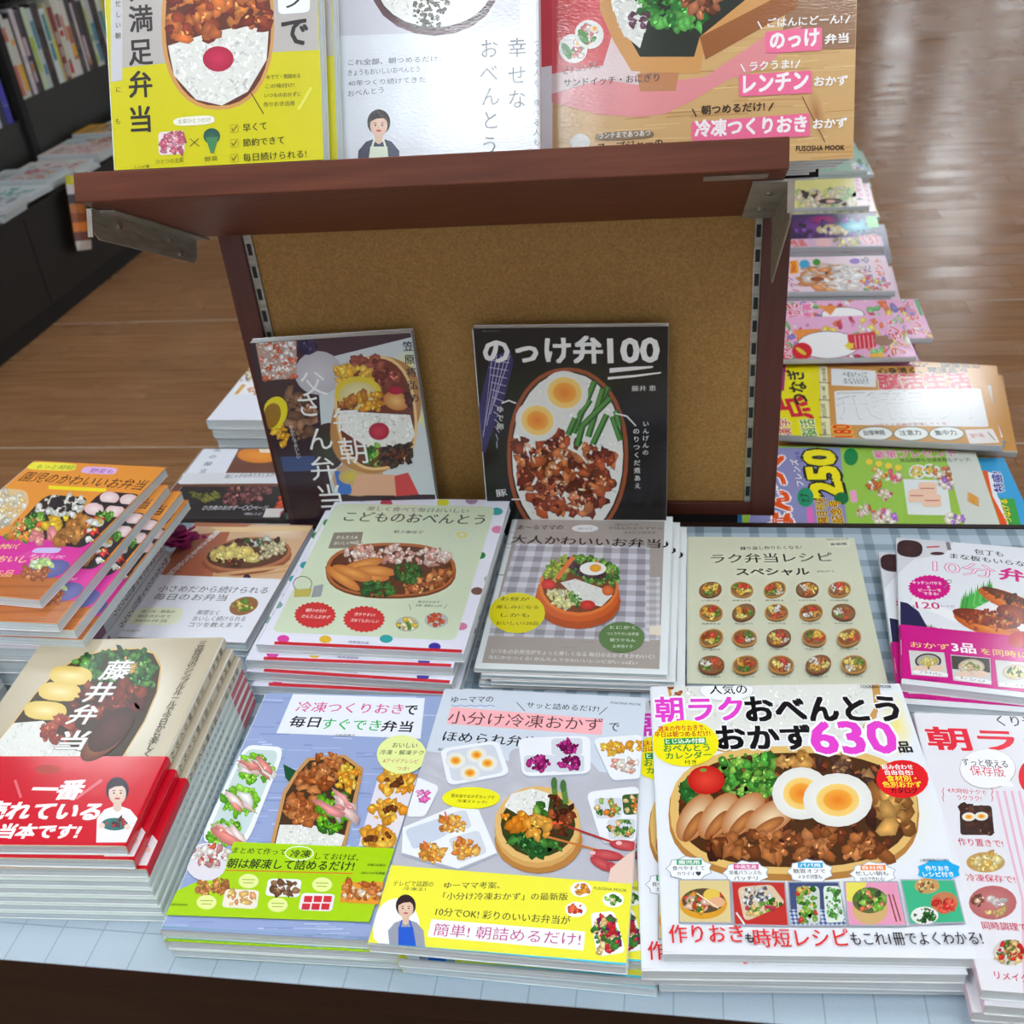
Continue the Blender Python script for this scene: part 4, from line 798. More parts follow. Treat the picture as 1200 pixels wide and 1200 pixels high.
a.T('作り置きで!', (372, 572), (530, 580), 26, (206, 50, 80), None, .01); a.E(465, 632, 68, 36, (190, 150, 90)); a.fill(a.ep(465, 630, 56, 28), 34, 11, [(226, 196, 120), (206, 160, 80), (236, 220, 160)])
a.T('冷凍保存で!', (400, 698), (572, 706), 26, (206, 50, 80), None, .01); a.E(490, 774, 84, 60, (196, 120, 120), (180, 100, 100)); a.fill([(420, 750), (470, 750), (460, 780), (430, 780)], 12, 11, [(130, 80, 60), (214, 180, 160)]); a.fill([(480, 755), (540, 760), (530, 785), (490, 785)], 12, 12, [(200, 190, 186), (226, 220, 216)]); a.fill([(460, 795), (530, 800), (520, 825), (470, 820)], 12, 11, [(206, 170, 110)])
a.T('同時調理で!', (456, 868), (624, 876), 28, (206, 50, 80), None, .01); a.E(548, 950, 58, 46, (206, 196, 190)); a.fill(a.ep(548, 948, 50, 38), 44, 11, [(206, 40, 36), (190, 110, 60), (90, 120, 50), (226, 190, 130)]); a.T('リメイクで!', (498, 1042), (662, 1062), 27, (206, 50, 80), None, .01)
a.poly([(450, 1078), (600, 1090), (600, 1096), (450, 1086)], (190, 170, 200))
a.done(GLOSS, cv)
under(r, [(.0035, -.004, -.3), (-.0040, -.001, .6), (.002, .0, -.4)], 'white and pink cookbook, {o} from the top of the pile at the front right', 'copies of the white and pink cookbook')

# --- tan book with red band, front left
TAN = (190, 178, 154); RED = (206, 20, 42)
r, cv = book('cookbook', 'tan cookbook with red paper band and white vertical title, top of its pile', flat(-.4608, .0449, .067, .0098, 3.39), .1795, .24, .0098, TAN, (200, 188, 164), TAN, side='R', mat=GLOSS)
a = art(r, H1)
shp = [(600, 108), (680, 128), (712, 190), (695, 300), (640, 430), (560, 560), (490, 680), (-80, 680), (-40, 560), (60, 430), (150, 310), (240, 215), (340, 150), (460, 115)]
ctr = (380, 420); sm = lambda f: [(ctr[0]+(x-ctr[0])*f, ctr[1]+(y-ctr[1])*f) for x, y in shp]
a.poly(shp, (206, 172, 112)); a.poly(sm(.975), (60, 44, 26))
a.rice([(-40, 560), (60, 440), (190, 430), (330, 560), (500, 600), (480, 680), (-60, 680)], 150, 11)
a.fill([(440, 125), (640, 125), (696, 190), (680, 290), (560, 280), (380, 230), (320, 170)], 130, 17, DGRN+[(90, 150, 60), (60, 120, 50)]); a.fill([(540, 150), (640, 180), (630, 240), (560, 220)], 14, 13, [(206, 160, 90), (150, 190, 110)])
for x, y in ((312, 232), (262, 303), (200, 386)): a.E(x, y, 94, 42, (236, 214, 140), (222, 190, 100), .05, 16, 2.6); a.E(x, y, 60, 22, (240, 222, 160), (228, 200, 120), .05)
a.fill([(380, 270), (600, 270), (640, 330), (560, 420), (400, 430), (300, 380)], 60, 26, [(110, 40, 26), (140, 60, 34), (80, 28, 20)]); a.fill([(190, 440), (300, 400), (360, 460), (280, 530), (190, 520)], 30, 20, [(150, 60, 44), (176, 84, 64)])
a.E(470, 500, 150, 60, (180, 110, 60), (96, 44, 26), -.75); a.E(490, 470, 130, 62, (90, 44, 30), (60, 28, 20), -.75); a.E(210, 645, 56, 20, (176, 60, 50))
for ch, x, y in (('藤', 492, 250), ('井', 418, 348), ('弁', 346, 446), ('当', 300, 560)): a.T(ch, (x-60, y), (x+56, y), 84, (236, 236, 232), (120, 110, 100), .02, .02)
a.V('三品弁当のシンプルルールで今日から楽しく', (888, 92), (648, 575), 34, (70, 62, 50))
a.done(SEMI, cv)
bd = wrap('paper_band', .1795, .24, .0098, .0003, RED, RED, RED, 'R', GLOSS, r, .001, .0905, .0003, .998)
a = Art(r, .1795, .24, .0098+.00034, H1)
a.T('一番', (120, 772), (340, 776), 84, (244, 240, 240), None, .045); a.T('売れている', (-90, 862), (420, 868), 78, (244, 240, 240), None, .045); a.T('弁当本です!', (-110, 944), (332, 948), 62, (244, 240, 240), None, .045)
a.line(66, 690, 92, 768, 12, (226, 110, 120)); a.line(448, 690, 334, 772, 12, (226, 110, 120)); a.person(516, 742, 62, (46, 30, 50), (236, 232, 236), None, (236, 206, 190), (60, 110, 110))
a.done(GLOSS, bd, 'band_print')
spine_text(r, 'R', '藤井弁当 三品で朝らくちん', .225, .098, .0072, (60, 50, 44), cv)
under(r, [(.0062, -.0035, -.5), (.0125, -.004, .0)], 'tan cookbook with dark spine lettering, {o} from the top of the left front pile', 'copies of the tan cookbook')
PG = (206, 216, 210)
r, cv = book('cookbook', 'pale cookbook with a red spine head, fourth from the top under tan cookbooks', flat(-.4480, .0385, .0367, .0071, 3.2), .1795, .24, .0071, PG, PG, PG, side='R', mat=SEMI, group='pale greenish books under the tan cookbooks')
vs, fs = [], []; bx(vs, fs, .1794, .203, .0004, .17962, .239, .0066)
me_ = meshobj('spine_head', vs, fs, mat_noise('red_print', [(.3, (190, 70, 90)), (.7, (206, 100, 116))], 20, rough=.4), cv)
spine_text(r, 'R', '毎日のお弁当おかず ハンドブック', .17, .06, .004, (120, 130, 130), cv)
for k in range(4):
    M = Matrix.Translation(((.0015, .004, .0062, .0078)[k], (-.002, -.0042, -.006, -.0078)[k], -.0073*(k+1))) @ r.matrix_world
    dup(r, M, 'pale cookbook with a red spine head, %s from the top under tan cookbooks' % ORD[4+k])

# --- small portions book behind, with a white paper band
r, cv = book('cookbook', 'thin brown cookbook with a wide white paper band, behind the tan cookbooks', flat(-.4524, .3458, .02, .0098, -1.67), .149, .2092, .0098, (176, 110, 80), (226, 226, 230), (226, 226, 230), mat=SEMI)
a = art(r, F6)
a.poly([(745, 722), (1240, 730), (1180, 940), (600, 930), (680, 820)], (214, 176, 140)); a.poly([(600, 932), (720, 760), (900, 740), (820, 940)], (176, 104, 76)); a.E(1100, 740, 150, 40, (236, 214, 190), (214, 176, 140)); a.poly([(820, 725), (1240, 725), (1236, 740), (860, 745)], (232, 200, 150))
a.E(965, 848, 176, 66, (150, 84, 56), None, -.1); a.E(965, 832, 174, 66, (176, 110, 76), None, -.1); a.E(966, 830, 160, 57, (96, 60, 40), None, -.1)
a.fill([(810, 840), (900, 790), (960, 800), (1010, 850), (900, 870)], 40, 17, [(236, 216, 130), (226, 200, 110)]); a.fill([(1000, 790), (1110, 780), (1120, 820), (1020, 850)], 50, 10, [(214, 200, 160), (190, 180, 140)]); a.fill([(840, 850), (950, 850), (940, 880), (860, 876)], 24, 10, DBRN); a.fill([(930, 780), (1030, 770), (1100, 775), (1000, 800)], 22, 11, [(60, 90, 40), (90, 40, 50), (226, 230, 220)])
a.line(830, 915, 1150, 878, 12, (206, 160, 110)); a.line(830, 935, 1150, 898, 10, (206, 160, 110)); a.E(965, 922, 14, 12, (50, 30, 50)); a.V('毎朝ラクする小さめ弁当', (845, 748), (668, 905), 26, (240, 236, 236), None, .02)
a.done(SEMI, cv)
bd = wrap('paper_band', .149, .2092, .0098, .0003, (230, 232, 240), (226, 228, 236), (230, 232, 240), 'L', SEMI, r, .0003, .1055, .0003, .997)
a = Art(r, .149, .2092, .0098+.00034, F6)
a.T('小さめだから続けられる', (612, 978), (1040, 986), 26, (60, 60, 66), None, 0); a.T('毎日のお弁当', (594, 1010), (880, 1014), 26, (60, 60, 66), None, 0); a.E(952, 1034, 58, 34, (150, 100, 60), None, -.3); a.fill(a.ep(952, 1030, 44, 24), 24, 9, [(230, 210, 110), (110, 150, 60), (190, 120, 70)])
a.rr([(540, 1040), (725, 1040), (690, 1110), (480, 1105)], (232, 236, 206), .3)
for k, t in enumerate(('卵・肉・野菜の', '組み合わせで', '30分弁当')): a.T(t, (550-k*14, 1060+k*18), (680-k*16, 1062+k*18), 11, (110, 120, 80))
for k, t in enumerate(('無理なく', 'おいしく続けられる', 'コツを教えます。')): a.T(t, (765-k*16, 1068+k*24), ((850, 955, 945)[k], 1070+k*24), 19, (70, 70, 76), None, 0)
a.T('女子栄養大学', (475, 1133), (545, 1135), 7, (110, 110, 116)); a.done(SEMI, bd, 'band_print')
dup(r, Matrix.Translation((.001, .002, -.0100)) @ r.matrix_world, 'thin cookbook directly under the brown one with the wide white paper band', 'copies of the white banded small book'); r['group'] = 'copies of the white banded small book'

# --- orange book pile, left
OR = (232, 150, 62)
r, cv = book('cookbook', 'orange cookbook with three bentos and a pink paper band, top of the tall left pile', flat(-.6391, .3074, .11, .0105, -5.28), .1717, .2405, .0105, OR, (226, 140, 60), (236, 190, 200), side='L', pages=PAGES)
a = art(r, F6)
a.poly([(-300, 760), (480, 760), (150, 1010), (-400, 1000)], (176, 98, 42))
for k in range(14): y = 930+k*6; a.line(-60, y, 230-k*6, y+2, 3, random.choice([(190, 110, 50), (160, 86, 38)]))
a.rr([(120, 470), (305, 478), (290, 508), (98, 500)], (236, 226, 70), .3); a.T('もっと時短!', (135, 498), (285, 502), 18, (120, 150, 60)); a.rr([(330, 488), (462, 494), (448, 522), (312, 514)], (222, 180, 226), .3); a.T('野菜も', (345, 512), (435, 517), 17, (150, 80, 170))
a.line(190, 570, 415, 582, 14, (244, 222, 40)); a.T('園児のかわいいお弁当', (68, 545), (548, 582), 40, (50, 36, 26), None, .0)
a.rr([(-60, 570), (105, 580), (115, 640), (20, 740), (-80, 740)], (226, 190, 140), .3); a.fill([(-50, 580), (95, 590), (100, 640), (10, 730), (-70, 730)], 60, 15, [(240, 236, 226), (236, 200, 140), (230, 220, 200)])
a.rr([(180, 598), (352, 612), (200, 795), (0, 790)], (60, 46, 40), .18); a.fill([(185, 606), (340, 618), (290, 690), (120, 680)], 70, 12, RICE); a.fill([(215, 618), (285, 618), (270, 655), (190, 650)], 20, 12, [(40, 34, 40), (60, 54, 56)]); a.fill([(125, 680), (180, 665), (180, 700), (110, 700)], 26, 11, GRN)
a.fill([(70, 700), (190, 700), (150, 780), (20, 770)], 60, 14, [(232, 140, 60), (226, 200, 130), (90, 150, 60), (236, 110, 60)]); a.fill([(190, 690), (262, 690), (230, 740), (170, 735)], 12, 18, [(240, 190, 50)]); a.fill([(120, 745), (210, 745), (190, 790), (120, 785)], 12, 18, [(232, 140, 140)])
a.rr([(395, 585), (560, 600), (330, 810), (205, 795)], (50, 38, 40), .2)
for x, y in ((428, 612), (506, 622), (368, 656), (450, 664)): a.E(x, y, 38, 24, (240, 224, 224), (226, 190, 190))
a.line(385, 632, 530, 646, 12, (40, 40, 44)); a.fill([(380, 670), (460, 670), (430, 700), (370, 695)], 28, 10, GRN); a.fill([(300, 680), (360, 690), (340, 740), (280, 790), (220, 790)], 30, 20, [(170, 110, 50), (190, 130, 66)]); a.fill([(350, 700), (410, 700), (360, 780), (320, 780)], 24, 14, [(226, 60, 60), (236, 200, 80), (240, 236, 230)])
a.done(GLOSS, cv)
MP = (218, 52, 156)
bd = wrap('paper_band', .1717, .2405, .0105, .0003, MP, MP, (230, 200, 214), 'L', GLOSS, r, .034, .093, .0003, .998)
a = Art(r, .1717, .2405, .0105+.00034, F6)
a.poly([(125, 815), (250, 812), (180, 840), (40, 850)], (222, 70, 165)); a.rr([(140, 806), (245, 806), (225, 828), (120, 826)], (206, 190, 236), .3); a.T('卵・乳なしOK!', (115, 845), (245, 849), 15, (245, 190, 226)); a.T('かわいく', (-10, 812), (62, 812), 22, (246, 222, 120), None, .02); a.T('おいしく', (-20, 862), (130, 866), 26, (246, 200, 150), None, .02); a.T('155品', (-60, 918), (40, 920), 26, (246, 170, 140), None, .02)
a.E(195, 890, 80, 34, (110, 110, 170), (90, 90, 150), -.2); a.fill([(120, 860), (220, 850), (200, 885), (130, 890)], 30, 12, [(226, 236, 206), (206, 226, 150), (170, 206, 120)]); a.fill([(90, 895), (200, 890), (180, 925), (80, 925)], 30, 12, [(176, 100, 60), (206, 130, 80)])
a.done(GLOSS, bd, 'band_print')
kg = 'copies of the orange cookbook'
dup(r, flat(-.6175+.003, .2748, .0990, .0105, -1.21), 'orange cookbook second in the tall left pile, sticking out to the right', kg)
dup(r, flat(-.6030, .2790, .0880, .0105, -1.2), 'orange cookbook third in the tall left pile, only its edge showing', kg)
dup(r, flat(-.5985, .2790, .0770, .0105, -1.4), 'orange cookbook fourth in the tall left pile, only its edge showing', kg); r['group'] = kg
# darker books below the orange ones
r, cv = book('cookbook', 'cookbook with dark lettering along its edge, fifth in the tall left pile', flat(-.5960, .2720, .0662, .0160, 0), .150, .206, .0158, (190, 186, 192), (184, 186, 190), (216, 216, 218), side='R', mat=SEMI, group='lettered books below the orange cookbooks')
spine_text(r, 'R', '作りおきおかずで毎日ラクラク', .196, .085, .0085, (50, 46, 54), cv)
vs, fs = [], []; bx(vs, fs, .1499, .005, .002, .15012, .03, .014); meshobj('spine_patch', vs, fs, mat_noise('ochre_print', [(.3, (176, 140, 50)), (.7, (196, 160, 60))], 20, rough=.4), cv)
vs, fs = [], []; bx(vs, fs, .1499, .034, .002, .15012, .062, .014); meshobj('spine_patch', vs, fs, mat_noise('plum_print', [(.3, (110, 60, 84)), (.7, (130, 80, 110))], 20, rough=.4), cv)
for k in range(3): dup(r, Matrix.Translation((.0015*(k+1), .001*k, -.0162*(k+1))) @ r.matrix_world, 'cookbook with dark lettering along its edge, %s in the tall left pile' % ORD[5+k])
# crinkled magenta paper flower ornament beside the pile
t = empty('paper_flower', Matrix.Translation((-.436, .505, 0))); tag(t, 'crinkled magenta paper flower tucked between the tall left pile and the black cookbook', 'ornament')
rs = random.getstate(); random.seed(3); PM = mat_noise('magenta_crepe_paper', [(.3, (120, 10, 76)), (.7, (170, 24, 110))], 60, rough=.7, bump=.4)
for i in range(11):
    a0 = 2*pi*i/11; vs, fs = [], []; L_ = random.uniform(.018, .026); zz = .004+.0035*i
    for u in range(5):
        for v in range(5):
            rr_ = L_*u/4; w_ = .014*(1-abs(u/4-.6))*(v/2-1)
            vs.append((rr_*cos(a0)-w_*sin(a0), rr_*sin(a0)+w_*cos(a0), zz+.010*(u/4)+random.uniform(-.0022, .0022)))
    for u in range(4):
        for v in range(4): q = u*5+v; fs.append((q, q+5, q+6, q+1))
    o = meshobj('petal', vs, fs, PM, t)
    sm = o.modifiers.new('s', 'SOLIDIFY'); sm.thickness = .0006
prism('flower_core', [(.007*cos(pi*k/4), .007*sin(pi*k/4)) for k in range(8)], 'z', .0003, .046, PM, t); random.setstate(rs)

# --- two covers peeping out under the orange pile, far left
r, cv = book('cookbook', 'wood brown cookbook with a white paper slip, behind the tan pile, left edge', flat(-.700, .045, .052, .012, 2.0), .185, .215, .012, (196, 140, 80), (190, 150, 100), (210, 200, 190), side='R')
a = art(r, (0, 640, .116667)); a.fill([(0, 890), (200, 900), (120, 1030), (0, 1030)], 40, 22, [(206, 150, 90), (176, 116, 60), (222, 180, 120)]); a.poly([(230, 880), (440, 880), (200, 1180), (90, 1080)], (226, 232, 238)); a.V('お弁当の本', (330, 905), (190, 1080), 34, (50, 56, 66), None, .02)
a.done(SEMI, cv)
r, cv = book('cookbook', 'white cookbook lying on top of the wood brown one at the far left edge', flat(-.6905, .040, .067, .0145, 2.2), .1795, .212, .0145, (228, 228, 236), (150, 150, 156), (228, 228, 236), side='R', mat=SEMI)
for k in range(3): book('cookbook', 'pale closed book %s from the top supporting the white one at the far left edge' % ORD[k+1], flat(-.700+.003*k, .045-.002*k, .0397-k*.0132, .013, 2+k*.2), .185, .215, .013, (206, 204, 200), (196, 196, 196), (206, 204, 200), side='R', mat=SEMI, group='closed books at the far left edge')
# ------------------------------------------------------------------ the two books leaning on the board
def leanM(x, y, ph, yaw=0, roll=0):
    # local x right, local y up the cover, local z out of the cover towards the viewer
    return Matrix.Translation((x, y, .0003)) @ Matrix.Rotation(yaw, 4, 'Z') @ Matrix.Rotation(pi/2-ph, 4, 'X') @ Matrix.Rotation(roll, 4, 'Z')
r, cv = book('cookbook', 'dark cookbook with white handwritten title and oval bento, leaning left on the fibreboard', leanM(LB[0], LB[1], LB[2], LB[3], LB[4]), LB[5], LB[6], .0150, (56, 40, 46), (150, 160, 170), (70, 60, 60), mat=GLOSS, side='R', pages=PAGES_W)
a = art(r, G1)
a.poly([(360, 260), (890, 125), (905, 300), (1000, 940), (470, 940), (420, 700), (400, 400)], (196, 204, 208)); a.poly([(360, 160), (890, 125), (880, 150), (420, 260), (380, 250)], (66, 48, 56))
a.E(860, 300, 110, 100, (222, 222, 140), (196, 204, 208)); a.E(960, 560, 70, 60, (222, 222, 110), (196, 204, 208)); a.E(600, 860, 130, 90, (214, 166, 130), (190, 150, 120)); a.poly([(480, 820), (540, 830), (575, 940), (500, 940)], (60, 110, 190)); a.poly([(770, 850), (850, 830), (905, 940), (780, 950)], (200, 66, 70)); a.E(450, 700, 90, 120, (60, 70, 50), (66, 48, 50)); a.E(560, 850, 60, 40, (206, 190, 60), (190, 160, 110)); a.poly([(590, 840), (780, 840), (790, 945), (560, 945)], (216, 166, 136))
a.E(400, 330, 120, 110, (196, 196, 202), (178, 176, 184)); a.fill([(310, 180), (380, 160), (390, 250), (330, 280)], 12, 22, [(40, 36, 70), (60, 54, 90)])
a.poly([(80, 165), (285, 150), (290, 355), (120, 370)], (176, 150, 140)); a.fill([(88, 170), (280, 155), (284, 350), (125, 360)], 130, 13, [(230, 226, 226), (214, 110, 80), (206, 170, 150), (240, 236, 232)])
a.fill([(200, 430), (300, 420), (390, 520), (390, 660), (260, 640)], 60, 26, [(120, 86, 66), (150, 110, 86), (90, 64, 50)]); a.fill([(150, 500), (200, 540), (250, 640), (220, 700), (180, 660)], 34, 17, [(226, 160, 40), (236, 180, 60)]); a.E(180, 530, 62, 84, (222, 206, 40), None, .3); a.E(165, 545, 44, 66, (150, 110, 40), None, .3)
a.poly([(210, 750), (380, 745), (400, 820), (225, 825)], (60, 76, 120)); a.poly([(225, 830), (430, 830), (420, 1080), (280, 1090)], (44, 30, 40))
a.E(690, 540, 212, 298, (196, 150, 96), (176, 126, 76), .32, 36, 2.4); a.E(688, 530, 204, 288, (226, 190, 132), None, -.12, 36, 2.5); a.E(688, 530, 190, 274, (110, 56, 40), None, -.12, 36, 2.5)
a.fill([(560, 260), (690, 255), (790, 330), (760, 400), (680, 380), (580, 300)], 54, 24, [(130, 66, 56), (156, 84, 70), (100, 46, 40)]); a.fill([(486, 320), (560, 295), (660, 320), (660, 370), (500, 380)], 40, 20, [(232, 170, 50), (240, 190, 80)])
a.E(600, 430, 118, 84, (226, 206, 60), (214, 190, 60)); a.E(600, 440, 96, 66, (226, 220, 170), (206, 190, 130)); a.fill([(600, 440), (700, 430), (715, 510), (620, 510)], 26, 20, [(220, 160, 50), (200, 130, 40)]); a.fill([(500, 450), (590, 450), (590, 500), (500, 500)], 16, 18, [(190, 120, 50), (150, 84, 40)])
a.E(790, 470, 66, 46, (226, 180, 110), (190, 120, 60), .3); a.E(788, 418, 36, 20, (170, 30, 60)); a.fill([(830, 400), (880, 480), (860, 520), (840, 460)], 10, 14, [(90, 40, 40)])
a.rice([(500, 520), (860, 540), (885, 640), (850, 700), (640, 700), (520, 620)], 150, 12); a.fill([(620, 690), (700, 690), (710, 790), (640, 790)], 34, 13, GRN); a.fill([(720, 690), (880, 690), (860, 770), (790, 800), (710, 790)], 60, 14, [(50, 40, 44), (80, 66, 56), (40, 34, 40)])
a.E(704, 622, 52, 44, (196, 50, 80), (160, 26, 50))
for ch, x, y in (('父', 370, 385), ('さ', 345, 492), ('ん', 402, 660), ('弁', 420, 810), ('当', 455, 950)): a.V(ch, (x, y), (x, y+1), 128, (232, 232, 230), None, .0)
for ch, x, y in (('毎', 540, 570), ('朝', 572, 720)): a.V(ch, (x, y), (x, y+1), 140, (232, 232, 230), None, .0)
a.V('笠原将弘の', (848, 195), (880, 455), 52, (60, 56, 60)); a.V('かんたんでおいしい', (262, 600), (300, 750), 22, (214, 210, 206))
a.done(GLOSS, cv)
r, cv = book('cookbook', 'black cookbook with eggs, green beans and glazed meat, leaning on the fibreboard', leanM(LN[0], LN[1], LN[2], LN[3], LN[4]), LN[5], LN[6], .0110, (16, 13, 13), (30, 26, 26), (20, 16, 16), mat=GLOSS, pages=PAGES_W)
a = art(r, G2)
a.poly([(160, 270), (270, 230), (285, 300), (240, 480), (130, 790), (105, 780), (95, 540)], (52, 44, 92))
for k in range(12): a.line(150+k*4, 285+k*40, 262-k*6, 300+k*42, 4, (176, 170, 206))
for k in range(5): a.line(170+k*24, 260, 100+k*20, 760-k*60, 4, (176, 170, 206))
a.T('のっけ弁', (130, 305), (765, 300), 140, (226, 224, 222), None, .035); a.T('100', (800, 300), (1070, 296), 128, (230, 228, 226), None, .03); a.strip([(805, 330), (920, 322), (1040, 318)], [(805, 355), (920, 343), (1038, 328)], (230, 228, 226), False); a.strip([(795, 378), (940, 366), (1085, 350)], [(795, 392), (940, 378), (1080, 358)], (230, 228, 226), False)
a.T('藤井 恵', (925, 455), (1056, 452), 30, (206, 204, 204))
a.E(578, 800, 328, 474, (150, 76, 44), (150, 76, 44), 0, 40, 2.15); a.E(578, 800, 308, 454, (60, 40, 30), None, 0, 40, 2.15); reg = a.ep(578, 800, 300, 446, 0, 30, 2.1)
a.rice(reg, 240, 14)
a.fill([(290, 720), (520, 680), (640, 730), (800, 760), (860, 920), (780, 1060), (700, 1120), (440, 1120), (330, 960)], 230, 30, [(120, 46, 26), (150, 62, 34), (90, 30, 20), (180, 84, 44), (206, 120, 70)])
a.fill([(300, 740), (560, 700), (850, 900), (700, 1100), (420, 1090)], 60, 8, [(236, 200, 170), (226, 170, 130)], 1.8)
for x0, y0, x1, y1 in ((725, 400, 610, 680), (800, 430, 700, 620), (770, 440, 690, 700), (810, 490, 640, 660), (790, 580, 715, 740), (620, 600, 580, 690), (660, 640, 630, 750), (820, 590, 865, 720), (700, 500, 640, 590), (840, 560, 860, 640)): a.line(x0, y0, x1, y1, 34, (36, 84, 34)); a.line(x0-4, y0, x1-4, y1, 18, (84, 140, 60))
a.egg(562, 462, 128, 118, .66, .2); a.egg(415, 612, 120, 112, .66, .3)
a.strip([(220, 515), (260, 500), (300, 515)], [(222, 522), (260, 508), (298, 523)], (220, 218, 216), False); a.strip([(835, 570), (900, 585), (950, 640)], [(835, 577), (897, 593), (944, 643)], (220, 218, 216), False); a.strip([(275, 1035), (320, 1035), (350, 990)], [(275, 1043), (325, 1042), (357, 992)], (220, 218, 216), False)
a.V('ゆで卵', (212, 552), (212, 645), 38, (214, 212, 210)); a.V('いんげんの', (1000, 630), (998, 785), 32, (214, 212, 210)); a.V('のりつくだ煮あえ', (948, 670), (955, 965), 34, (214, 212, 210)); a.T('豚', (195, 1025), (252, 1020), 38, (214, 212, 210))
a.T('オレンジページ', (118, 134), (210, 133), 9, (130, 126, 126)); a.done(GLOSS, cv)

# ------------------------------------------------------------------ the covers on the tilted shelf
def shelfM(x, l): # local z points out of the cover along sA
    o = OS+Vector((1, 0, 0))*x+sA*l+sB*(TS+.0002)
    return Matrix(((1, 0, 0, o.x), (0, sB.y, sA.y, o.y), (0, sB.z, sA.z, o.z), (0, 0, 0, 1)))
YL = (206, 198, 8)
r, cv = book('cookbook', 'yellow and grey cookbook with rice and a red pickled plum, leftmost on the tilted shelf', shelfM(-.3350, .2078), .1795, .257, .0155, YL, (200, 196, 190), YL, mat=SEMI)
a = art(r, K6)
a.poly([(38, -900), (1096, -900), (1094, 250), (860, 262), (305, 318), (100, 340), (98, 405), (42, 412)], (182, 176, 172)); a.poly([(38, -900), (98, -900), (100, 400), (42, 412)], (196, 194, 200))
a.E(580, 120, 284, 432, (214, 160, 90), (206, 150, 84), 0, 36, 2.3); a.E(582, 120, 266, 412, (96, 44, 30), None, 0, 36, 2.3)
a.rice([(330, 230), (520, 170), (700, 130), (835, 150), (825, 300), (730, 460), (600, 530), (470, 500), (360, 380)], 260, 17)
a.fill([(320, -300), (840, -300), (836, 130), (640, 140), (500, 200), (340, 180)], 240, 34, [(190, 100, 50), (150, 60, 34), (120, 40, 26), (214, 130, 60), (206, 110, 50)]); a.E(582, 296, 78, 64, (206, 40, 84), (170, 20, 60))
for ch, x, y in (('大', 190, -60), ('満', 190, 95), ('足', 188, 262), ('弁', 188, 425), ('当', 188, 600)): a.V(ch, (x, y), (x, y+1), 142, (46, 40, 40), None, .02)
a.rr([(880, -60), (1045, -60), (1042, 62), (884, 74)], (236, 236, 240), .2); a.T('ン', (925, 40), (1000, 30), 60, (46, 40, 40), None, .02); a.V('で', (962, 160), (962, 161), 165, (40, 34, 34), None, .025)
for k, t in enumerate(('忙しい朝', 'にも')): a.V(t, (80, 20+k*430), (78, 180+k*430), 34, (90, 86, 30))
for k, t in enumerate(('ゆでて・煮絡める', 'この味付け!', 'いつものおかずに', '作りおき活用')): a.T(t, (825-k*5, 400+k*46), ((995, 965, 1000, 965)[k], 392+k*46), 24, (110, 104, 40))
a.line(740, 455, 810, 572, 5, (70, 66, 30)); a.line(1050, 440, 985, 550, 14, (226, 222, 90)); a.rr([(355, 592), (562, 576), (566, 624), (360, 636)], (232, 230, 214), .4); a.T('主菜ひとつだけ', (380, 622), (545, 612), 22, (150, 150, 140))
a.rr([(282, 664), (412, 656), (414, 772), (284, 780)], (232, 214, 220), .15); a.fill([(295, 676), (402, 668), (404, 760), (297, 768)], 50, 17, [(214, 120, 140), (226, 160, 176), (190, 90, 110)]); a.line(440, 696, 488, 736, 4, (90, 86, 30)); a.line(440, 736, 484, 696, 4, (90, 86, 30))
a.E(550, 684, 42, 40, (50, 100, 84), (36, 80, 66)); a.poly([(518, 690), (584, 688), (560, 770), (545, 770)], (70, 130, 84)); a.T('ひとつの主菜', (270, 825), (410, 815), 24, (120, 120, 30)); a.T('野菜', (515, 812), (580, 806), 24, (120, 120, 30)); a.T('レシピ集', (165, 852), (240, 846), 20, (60, 56, 20))
for k, (t, x1) in enumerate((('早くて', 828), ('節約できて', 915), ('毎日続けられる!', 1026))): a.T('☑', (645, 668+k*74), (685, 664+k*74), 40, (110, 104, 20), None, 0); a.T(t, (708, 664+k*74), (x1, 652+k*70), 40, (60, 56, 20), None, .01)
a.done(SEMI, cv)
dup(r, shelfM(-.3290, .1915), 'second yellow and grey cookbook, right behind the leftmost one on the tilted shelf', 'copies of the yellow cookbook'); r['group'] = 'copies of the yellow cookbook'
r, cv = book('cookbook', 'glossy white cookbook with thin vertical lettering, second from the left on the tilted shelf', shelfM(-.1573, .1760), .1700, .240, .0150, (214, 218, 226), (214, 218, 226), (220, 222, 230), mat=FILM, side='R')
a = art(r, F2)
a.poly([(40, -900), (860, -900), (860, 132), (45, 158)], (196, 196, 206)); a.E(485, -60, 280, 218, (96, 50, 60), (80, 40, 50)); a.E(485, -66, 262, 198, (60, 36, 40)); a.rice(a.ep(485, -70, 256, 190, 0, 24), 220, 13); a.fill([(390, -40), (560, -40), (530, 60), (500, 120), (400, 130)], 110, 9, [(50, 44, 40), (90, 84, 60), (70, 60, 60)])
for ch, x, y in (('お', 722, 215), ('べ', 720, 322), ('ん', 728, 424), ('と', 728, 528), ('う', 724, 640), ('幸', 845, 210), ('せ', 845, 330), ('な', 845, 436)): a.V(ch, (x, y), (x, y+1), 92, (70, 72, 84), None, -.004)
a.V('つくる人も、食べる人も', (934, 190), (932, 625), 34, (96, 98, 110), None, 0)
for k, (t, x1) in enumerate((('これ全部、朝つめるだけ。', 515), ('きょうもおいしいおべんとう', 420), ('40年つくり続けてきた', 445), ('おべんとう', 262))): a.T(t, (105, 288+k*46), (x1, 270+k*46), 26, (110, 112, 124), None, 0)
a.person(240, 545, 62, (40, 34, 38), (70, 74, 96), (214, 226, 206), (232, 196, 176)); a.done(FILM, cv)
